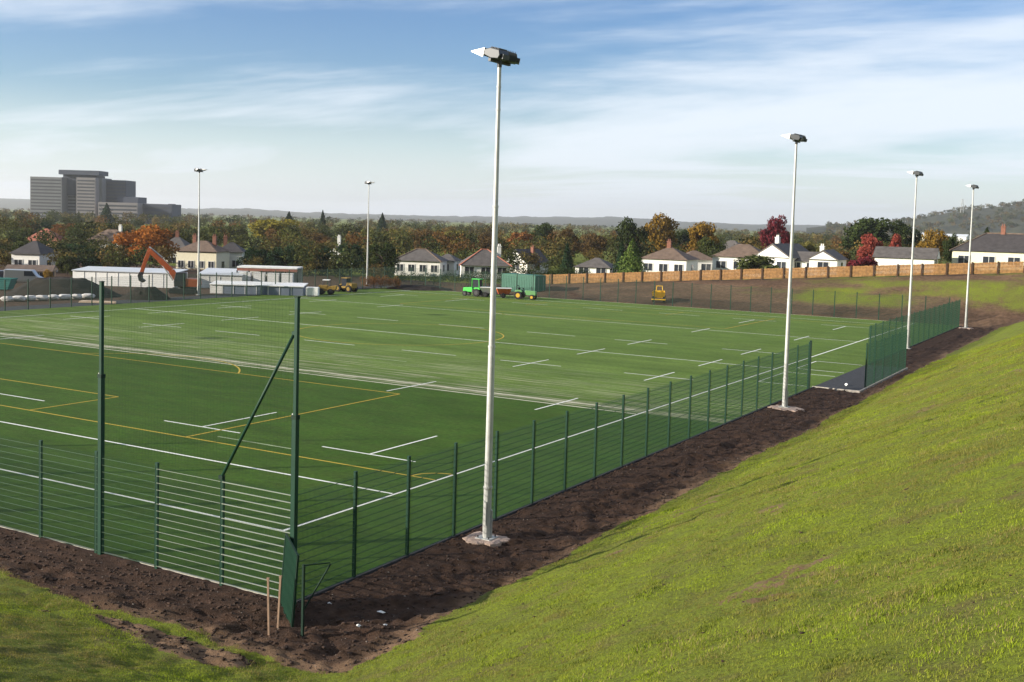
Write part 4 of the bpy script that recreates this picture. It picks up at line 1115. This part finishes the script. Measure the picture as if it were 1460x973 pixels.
# ------------------------------------------------------------------ far side of the pitch: site, plant, vehicles
def wheel(parent, x, y, z, r, w, rim='steel_dk', axis='y'):
    wv = empty('wheel', (x, y, z)); wv.parent = parent
    g = MB(); g.tube((0,-w/2,0),(0,w/2,0),r,r,18); g.build('tyre', M['rubber'], wv, bevel=.03)
    MB().tube((0,-w/2-.012,0),(0,w/2+.012,0),r*.55,r*.55,12).build('rim', M[rim], wv)
    return wv
def spot(px, py, z=0.0):
    """ground point under a photo pixel"""
    d = FWD + RIGHT*((px-730)/FPX) - UP*((py-423.88)/FPX); t = (z-CAM_H)/d.z; return Vector((0,0,CAM_H)) + d*t

def tractor(pos, rz, col, rim, label, cab):
    r = empty('tractor', pos, rz); tag(r, label, 'tractor', 'tractors on the pitch')
    MB().prism([(.1,.55),(1.55,.55),(1.6,.75),(1.55,1.12),(.25,1.2),(.1,1.1)], -.32, .32).build('bonnet', M[col], r, bevel=.05)
    MB().box(-1.1,.15,-.38,.38,.5,.85).build('chassis', M['steel_dk'], r)
    for sy in (-1,1):
        g = MB(); g.prism([(-1.25,.95),(-1.05,1.22),(-.35,1.22),(-.15,.95)], sy*.42-.16, sy*.42+.16); g.build('mudguard', M[col], r, bevel=.03)
        wheel(r, -.7, sy*.58, .52, .52, .34, rim); wheel(r, 1.15, sy*.52, .34, .34, .24, rim)
    MB().box(-.75,-.3,-.25,.25,.95,1.12).box(-.85,-.72,-.25,.25,1.1,1.5).build('seat', M['rubber'], r)
    MB().tube((.0,0,1.1),(-.22,0,1.38),.02,.02,6).tube((-.24,0,1.36),(-.2,0,1.42),.17,.17,12).build('steering_wheel', M['rubber'], r)
    if cab:
        g = MB()
        for x in (-1.0,.12):
            for sy in (-1,1): g.bar((x,sy*.42,1.1),(x*.92,sy*.40,2.25),.07,.07)
        g.build('cab_frame', M[col], r)
        MB().box(-1.08,.2,-.46,.46,2.25,2.36).build('cab_roof', M[col], r, bevel=.03)
        MB().box(-.95,.05,-.385,.385,1.25,2.22).build('cab_glass', M['pane'], r)
    else:
        g = MB()
        for sy in (-1,1): g.bar((-.95,sy*.4,1.0),(-1.0,sy*.4,1.75),.06,.06)
        g.bar((-1.0,-.43,1.75),(-1.0,.43,1.75),.06,.06); g.build('roll_bar', M['steel_dk'], r)
    MB().tube((.9,.2,1.15),(.9,.2,1.6),.03,.03,8).build('exhaust', M['steel_dk'], r)
    return r
def hopper(pos, rz, col, label, L_=1.9):
    r = empty('spreader', pos, rz); tag(r, label, 'spreader', 'spreaders behind the tractors')
    MB().add([(-L_/2,-.7,1.25),(L_/2,-.7,1.25),(L_/2,.7,1.25),(-L_/2,.7,1.25),(-L_/2+.3,-.3,.5),(L_/2-.3,-.3,.5),(L_/2-.3,.3,.5),(-L_/2+.3,.3,.5)], [(0,1,5,4),(1,2,6,5),(2,3,7,6),(3,0,4,7),(4,5,6,7),(0,3,2,1)]).build('hopper', M[col], r, bevel=.03)
    MB().bar((L_/2-.3,0,.5),(L_/2+.7,0,.55),.08,.08).build('drawbar', M['steel_dk'], r)
    MB().box(-L_/2,L_/2,-.4,.4,.42,.5).build('chassis', M['steel_dk'], r)
    MB().box(-L_/2-.02,L_/2+.02,-.72,.72,1.25,1.31).build('rim_rail', M['white_d'], r)
    for sy in (-1,1): wheel(r, -.1, sy*.6, .32, .32, .25)
    return r
fc = math.atan2(RIGHT.y, RIGHT.x)     # heading across the view
p = spot(676, 422.5); tractor(p, fc+math.pi-.5, 'tgreen', 'steel_dk', 'bright green cab tractor standing at the far end of the pitch', True)
p = spot(694, 423.5); hopper(p, fc-.2, 'silver', 'grey topdresser hopper behind the near mast', 1.6)
p = spot(718, 425); hopper(p, fc+.1, 'hopper_red', 'orange red hopper trailer right of the near mast', 2.0)
p = spot(748, 427); tractor(p, fc-.35, 'tgreen2', 'yellow', 'small open green tractor with yellow wheels at the far end', False)

# green container
cpos = spot(741, 418.5); cpos = Vector((cpos.x, 137.3, 0)); ct = empty('container', (-79.2, 138.2, 0), R(-8)); tag(ct, 'dark green corrugated storage container at the far end of the pitch', 'container')
MB().box(-3.0,3.0,-1.2,1.2,.12,2.5).build('body', M['teal'], ct)
for i in range(20):
    x = -2.85 + i*.3; inst('rib', bpy.data.meshes.get('container_rib') or MB().box(-.07,.07,-.035,0,.25,2.38).mesh('container_rib', M['teal']), ct, (x,-1.2,0))
for x in (-3.02,2.9): MB().box(x,x+.12,-1.25,1.25,0,2.6).build('corner_frame', M['teal'], ct)
MB().box(-3.0,3.0,-1.25,1.25,2.5,2.6).build('roof', M['teal'], ct)
for sy in (-.6,.6):
    d_ = MB().box(3.02,3.06,sy-.55,sy+.55,.2,2.4).build('door', M['teal'], ct); MB().tube((3.09,sy,.25),(3.09,sy,2.35),.025,.025,6).build('lock_bar', M['galv'], d_)

# yellow machine on the far bank
yp = Vector((-56.5, 134.0, .25)); ym = empty('site_dumper', yp, math.atan2(yp.y, yp.x)+math.pi/2+math.pi); tag(ym, 'small yellow site machine parked at the foot of the far bank', 'dumper')
ym.rotation_euler = (0,0,R(20))
MB().add([(-.75,-.5,.55),(.75,-.5,.55),(.85,-1.1,1.3),(-.85,-1.1,1.3),(-.6,.3,.6),(.6,.3,.6),(.7,.35,1.45),(-.7,.35,1.45)], [(0,1,2,3),(4,7,6,5),(0,3,7,4),(1,5,6,2),(0,4,5,1)]).build('skip', M['byellow'], ym)
MB().box(-.45,.45,.3,1.5,.5,1.0).build('chassis', M['byellow'], ym, bevel=.04)
g = MB()
for sx in (-1,1): g.bar((sx*.42,1.0,1.0),(sx*.36,1.05,2.0),.07,.07)
g.bar((-.4,1.05,2.0),(.4,1.05,2.0),.07,.07); g.build('roll_bar', M['byellow'], ym)
MB().box(-.25,.25,.75,1.1,1.0,1.3).build('seat', M['rubber'], ym)
MB().bar((-.9,-.95,.35),(.9,-.95,.35),.1,.14).build('front_bar', M['byellow'], ym)
for sx in (-1,1):
    for yy in (-.45,1.1):
        w = wheel(ym, sx*.68, yy, .40, .40, .28, 'byellow'); w.rotation_euler = (0,0,R(90))

# soil heaps
def heap(name, px, py, wpx, hpx, depth, label, seed, skew=.0):
    x, y, _ = ground_at(px, depth); r_ = np.random.default_rng(seed); n = 54; W = wpx*depth/FPX; H = hpx*depth/FPX
    u = np.linspace(-1,1,n); a, b_ = np.meshgrid(u, u, indexing='ij')
    rr_ = np.sqrt((a+skew*(1-np.abs(a)))**2*1.0 + b_**2); f = np.clip(1-rr_, 0, 1); f = np.minimum(f*1.75, 1)**.9
    z = H*f*(1 + .16*fbm(a*3+seed, b_*3, 1, 4)) + .16*fbm(a*9, b_*9+seed, 1, 4)*(f > .01) - .15
    V = np.stack([a*W/2, b_*W*.38, z], -1).reshape(-1,3); id_ = np.arange(n*n).reshape(n,n); Fq = np.stack([id_[:-1,:-1], id_[1:,:-1], id_[1:,1:], id_[:-1,1:]], -1).reshape(-1,4)
    o = bpy.data.objects.new(name, np_mesh(name, V, Fq, M['spoil'], True)); COL.objects.link(o); o.location = (x, y, 0); o.rotation_euler = (0,0,fc); tag(o, label, 'soil heap', 'soil heaps on the building site')
heap('soil_heap', 92, 425, 165, 25, 130, 'large dark soil heap left of the tall post', 3, .1)
heap('soil_heap', 208, 424, 74, 17, 128, 'smaller dark soil heap under the excavator bucket', 8)
heap('soil_heap', 600, 412, 110, 6, 160, 'low grassy spoil ridge below the dark hedge', 12)

# excavator
ep = at(262, 416, 137); ex = empty('excavator', (ep.x, ep.y, 0), fc + math.pi + R(6)); tag(ex, 'orange tracked excavator with raised arm on the building site', 'excavator')
# local +x is the arm side (image left)
for sy in (-1,1):
    g = MB(); g.prism([(-1.5,.15),(-1.7,.45),(-1.5,.78),(1.5,.78),(1.7,.45),(1.5,.15)], sy*1.0-.28, sy*1.0+.28); g.build('track', M['rubber'], ex, bevel=.06)
MB().tube((0,0,.7),(0,0,1.0),.7,.7,16).build('turntable', M['steel_dk'], ex)
MB().prism([(-1.9,1.0),(-2.0,1.35),(-1.85,1.95),(-.6,2.0),(.9,1.75),(1.0,1.0)], -1.15, 1.15).build('body', M['orange'], ex, bevel=.06)
cb = MB().prism([(-.45,1.02),(.95,1.02),(1.0,1.6),(.75,2.75),(-.4,2.75)], .25, 1.2).build('cab', M['steel_dk'], ex, bevel=.05)
MB().prism([(-.3,1.7),(.88,1.7),(.68,2.6),(-.3,2.6)], 1.203, 1.22).build('window', M['pane'], cb)
def limb(name, pts, w, h0, h1, parent):
    g = MB(); pts = [Vector((a_, 0, c_)) for a_, c_ in pts]
    for i in range(len(pts)-1):
        k0 = h0 + (h1-h0)*i/(len(pts)-1); g.bar(pts[i], pts[i+1], w, k0, (0,0,1))
    return g.build(name, M['orange'], parent, bevel=.03)
limb('boom', [(.6,1.5),(1.5,2.9),(2.9,4.2),(4.1,5.3)], .42, .7, .48, ex)
limb('stick', [(4.0,5.55),(4.6,4.0),(5.05,2.6)], .34, .5, .36, ex)
MB().tube((1.3,.12,1.7),(2.7,.12,3.75),.09,.09,8).build('hydraulic_ram', M['galv'], ex)
MB().tube((2.6,0,4.5),(4.15,0,5.75),.08,.08,8).build('hydraulic_ram', M['galv'], ex)
MB().prism([(4.85,2.65),(5.25,2.65),(5.45,2.2),(5.3,1.6),(4.85,1.35),(4.6,1.6),(4.95,1.85),(5.0,2.2)], -.5, .5).build('bucket', M['steel_dk'], ex, bevel=.03)

# white site buildings
def cabin(px0, px1, depth, h, dep, label, wall, roofm, yaw=0.0, end=None, panels=6, roofrise=.5):
    a, b_ = at(px0, 400, depth), at(px1, 400, depth); a.z = b_.z = 0; c = (a+b_)/2; wd = (b_-a).length
    r = empty('site_building', c, math.atan2(b_.y-a.y, b_.x-a.x)+yaw); tag(r, label, 'building', 'white site buildings')
    MB().box(-wd/2, wd/2, 0, dep, 0, h).build('wall', M[wall], r)
    MB().add([(-wd/2-.1,-.15,h),(wd/2+.1,-.15,h),(wd/2+.1,dep+.1,h+roofrise),(-wd/2-.1,dep+.1,h+roofrise),(-wd/2-.1,-.15,h+.1),(wd/2+.1,-.15,h+.1),(wd/2+.1,dep+.1,h+roofrise+.1),(-wd/2-.1,dep+.1,h+roofrise+.1)],
             [(3,2,1,0),(4,5,6,7),(0,1,5,4),(1,2,6,5),(2,3,7,6),(3,0,4,7)]).build('roof', M[roofm], r)
    if end: MB().box(-wd/2-.03, -wd/2+1.6, -.03, 0, .02, h-.02).build('end_panel', M[end], r)
    for i in range(panels-1):
        x = -wd/2 + wd*(i+1)/panels; MB().box(x-.04, x+.04, -.04, 0, .02, h-.02).build('panel_joint', M['white_d'], r)
    return r
cabin(102, 250, 148, 1.9, 5, 'long white walled site building behind the soil heaps', 'white', 'cabin_roof', R(-3), None, 9, .3)
cabin(282, 345, 150, 1.75, 5, 'white roofed site cabin behind the excavator', 'white_d', 'cabin_roof', 0, None, 4, .6)
cabin(300, 432, 140, 1.1, 3, 'low site cabin with its front coloured shade blue and a white end panel right of the excavator', 'cabin_front_shade', 'white', 0, 'white', 8, .25)
# open shelter
sa, sb = at(338, 400, 152), at(424, 400, 152); sa.z = sb.z = 0; wd = (sb-sa).length
sh_ = empty('shelter', (sa+sb)/2, math.atan2(sb.y-sa.y, sb.x-sa.x)); tag(sh_, 'open fronted shelter with flat roof and rusty fascia', 'shelter')
MB().box(-wd/2,wd/2,-.2,4,2.75,2.95).build('roof', M['white_d'], sh_)
MB().box(-wd/2,wd/2,-.14,-.05,2.35,2.75).build('fascia', M['rust'], sh_)
MB().box(-wd/2,wd/2,3.9,4,0,2.7).build('back_wall', M['white_d'], sh_)
for i in range(6): MB().box(-wd/2+i*wd/5-.08,-wd/2+i*wd/5+.08,-.1,.06,0,2.4).build('post', M['steel_dk'], sh_)
for i in range(4):
    p = at(350+i*20, 402, 151); o = MB().box(-.75,.75,-.4,.4,0,2.1).box(-.78,.78,-.43,.43,2.1,2.2).build('storage_cage', M['white']); o.location = (p.x, p.y, 0); o.rotation_euler = (0,0,fc)
    tag(o, ('leftmost', 'second', 'third', 'rightmost')[i] + ' white storage unit under the open shelter', 'storage unit', 'storage units under the shelter')
# white tank, roller, loader
p = at(446, 412, 140); o = empty('white_cabinet', (p.x, p.y, 0), fc); tag(o, 'small white cabinet with yellow top left of the far mast', 'cabinet')
MB().box(-.75,.75,-.5,.5,.1,1.15).build('body', M['white'], o, bevel=.04); MB().box(-.6,.6,-.45,.45,0,.1).build('skid', M['steel_dk'], o); MB().box(-.78,0,-.52,-.5,.2,1.05).build('door', M['white_d'], o)
p = at(464, 412, 144); rl = empty('dump_truck', (p.x, p.y, 0), fc); rl.scale = (.8,)*3; tag(rl, 'yellow dumper with white cab canopy behind the small white cabinet', 'dumper')
MB().box(-1.0,.4,-.7,.7,.6,1.5).build('body', M['mud_yellow'], rl, bevel=.05); MB().box(-.4,.7,-.65,.65,2.3,2.4).build('canopy', M['white'], rl)
for x in (-.35,.65):
    for sy in (-.6,.6): MB().bar((x,sy,1.2),(x,sy,2.3),.08,.08).build('canopy_post', M['steel_dk'], rl)
for x in (-.6,.9):
    for sy in (-.7,.7): wheel(rl, x, sy, .48, .48, .35)
MB().prism([(.4,.6),(1.7,.8),(1.9,1.5),(.5,1.3)], -.75, .75).build('skip', M['mud_yellow'], rl, bevel=.03)
p = at(492, 411, 150); ld = empty('loader', (p.x, p.y, 0), fc+2.6); ld.scale = (.8,)*3; tag(ld, 'yellow loading shovel half hidden left of the far mast', 'loader')
MB().prism([(-2,.7),(-2,1.5),(-.9,1.6),(-.7,1.0),(1.0,.95),(1.0,.6)], -.7, .7).build('body', M['mud_yellow'], ld, bevel=.05)
MB().prism([(-.8,1.0),(.3,1.0),(.2,2.3),(-.7,2.3)], -.55, .55).build('cab', M['pane'], ld); MB().box(-.85,.35,-.6,.6,2.3,2.42).build('cab_roof', M['mud_yellow'], ld)
MB().bar((.6,0,1.3),(2.1,0,.6),.5,.2).build('arm', M['mud_yellow'], ld); MB().prism([(2.0,.1),(2.9,.1),(2.2,.9),(2.0,.9)], -1.0, 1.0).build('bucket', M['mud_yellow'], ld)
for x in (-1.4,.9):
    for sy in (-.75,.75): wheel(ld, x, sy, .6, .6, .4, 'mud_yellow')
# bulk bags and timber along the site edge
bagm = []
for k in range(3):
    r_ = np.random.default_rng(k); bm = bmesh.new(); bmesh.ops.create_icosphere(bm, subdivisions=2, radius=1)
    for v in bm.verts:
        v.co.x = math.copysign(abs(v.co.x)**.7, v.co.x)*.62; v.co.y = math.copysign(abs(v.co.y)**.7, v.co.y)*.45; v.co.z = math.copysign(abs(v.co.z)**.75, v.co.z)*.34 + .30; v.co *= 1 + r_.uniform(-.08,.08)
    me_ = bpy.data.meshes.new('bag'); bm.to_mesh(me_); bm.free(); me_.materials.append(M['bag']); bagm.append(me_)
BL = ['white sack at the left edge of the site','second white sack from the left edge in front of the large heap','third white sack from the left edge in front of the large heap','fourth white sack in front of the large heap','white sack in the middle of the row below the heap','white sack right of the middle of the row','white sack near the right foot of the large heap','rightmost white sack of the row, beside the tall post']
for i in range(8):
    p = spot(10+i*16.5, 430-i*.6); o = inst('sack', bagm[i % 3], None, (min(p.x,-103.2), p.y, 0), (0,0,fc+.2*(i%3)), (1+.2*(i%2),1,.9)); tag(o, BL[i], 'sack', 'white sacks along the site edge')
p = spot(138, 431); o = empty('timber_stack', (-99.8, p.y-.5, 0), fc); tag(o, 'flat stack of pale timber boards by the far touchline', 'timber')
for i in range(5):
    for j in range(2): MB().box(-2.0+.1*j,2.0-.12*i*.5,-.5+i*.2,-.5+i*.2+.18,.02+j*.09,.10+j*.09).build('board', M['pallet'], o)
# parked vehicles at the left edge
def car(pos, rz, col, label, van=False):
    r = empty('parked_van' if van else 'parked_car', pos, rz); tag(r, label, 'van' if van else 'car', 'vehicles parked at the left edge')
    if van: prof = [(-2.3,.45),(2.3,.45),(2.35,.9),(1.75,1.2),(1.2,1.95),(-2.25,2.0)]
    else: prof = [(-2.1,.4),(2.1,.4),(2.15,.75),(1.2,.9),(.5,1.42),(-1.1,1.45),(-2.0,.95)]
    MB().prism(prof, -.85, .85).build('body', M[col], r, bevel=.07)
    gw = [(-1.0,.95),(.98,.95),(.45,1.36),(-.95,1.38)] if not van else [(.2,1.2),(1.62,1.2),(1.16,1.82),(.2,1.85)]
    for sy in (-1,1): MB().prism(gw, sy*.861-.01, sy*.861+.01).build('window', M['pane'], r)
    for x in (-1.35,1.35):
        for sy in (-1,1): wheel(r, x, sy*.78, .33, .33, .2)
    for sy in (-.6,.6):
        MB().box(2.08,2.17,sy-.15,sy+.15,.6,.75).build('headlight', M['glass'], r)
    return r
p = at(34, 408, 146); car((p.x, p.y, 0), fc+.2, 'silver', 'grey van parked behind the large soil heap', True)
p = at(4, 404, 152); car((p.x, p.y, 0), fc+.1, 'carblue', 'dark blue car parked at the left edge')
p = at(2, 424, 136); o = empty('skip_container', (p.x, p.y, 0), fc); tag(o, 'teal metal skip at the left edge of the site', 'skip')
MB().add([(-1.6,-.9,1.4),(1.6,-.9,1.4),(1.6,.9,1.4),(-1.6,.9,1.4),(-1.1,-.8,.1),(1.1,-.8,.1),(1.1,.8,.1),(-1.1,.8,.1)], [(0,1,5,4),(1,2,6,5),(2,3,7,6),(3,0,4,7),(4,5,6,7)]).build('bin', M['skip'], o)
g = MB()
for a_, b_ in (((-1.6,-.9,1.4),(1.6,-.9,1.4)),((1.6,-.9,1.4),(1.6,.9,1.4)),((1.6,.9,1.4),(-1.6,.9,1.4)),((-1.6,.9,1.4),(-1.6,-.9,1.4))): g.bar(a_, b_, .1, .1)
g.build('rim', M['skip'], o)

# ------------------------------------------------------------------ haze
hz = MB().box(-12000, 12000, -5000, 13000, -30, 190).build('haze', None); tag(hz, 'thin pale autumn haze over the far woods and hills', 'haze', kind='stuff')
hm = bpy.data.materials.new('haze'); hm.use_nodes = True; n, l = hm.node_tree.nodes, hm.node_tree.links; n.clear()
pv = N(n, 'ShaderNodeVolumePrincipled'); pv.inputs['Color'].default_value = (.95,.98,1,1); pv.inputs['Density'].default_value = .00011; pv.inputs['Anisotropy'].default_value = .35
o_ = N(n, 'ShaderNodeOutputMaterial'); l.new(pv.outputs[0], o_.inputs['Volume'])
hz.data.materials.append(hm)
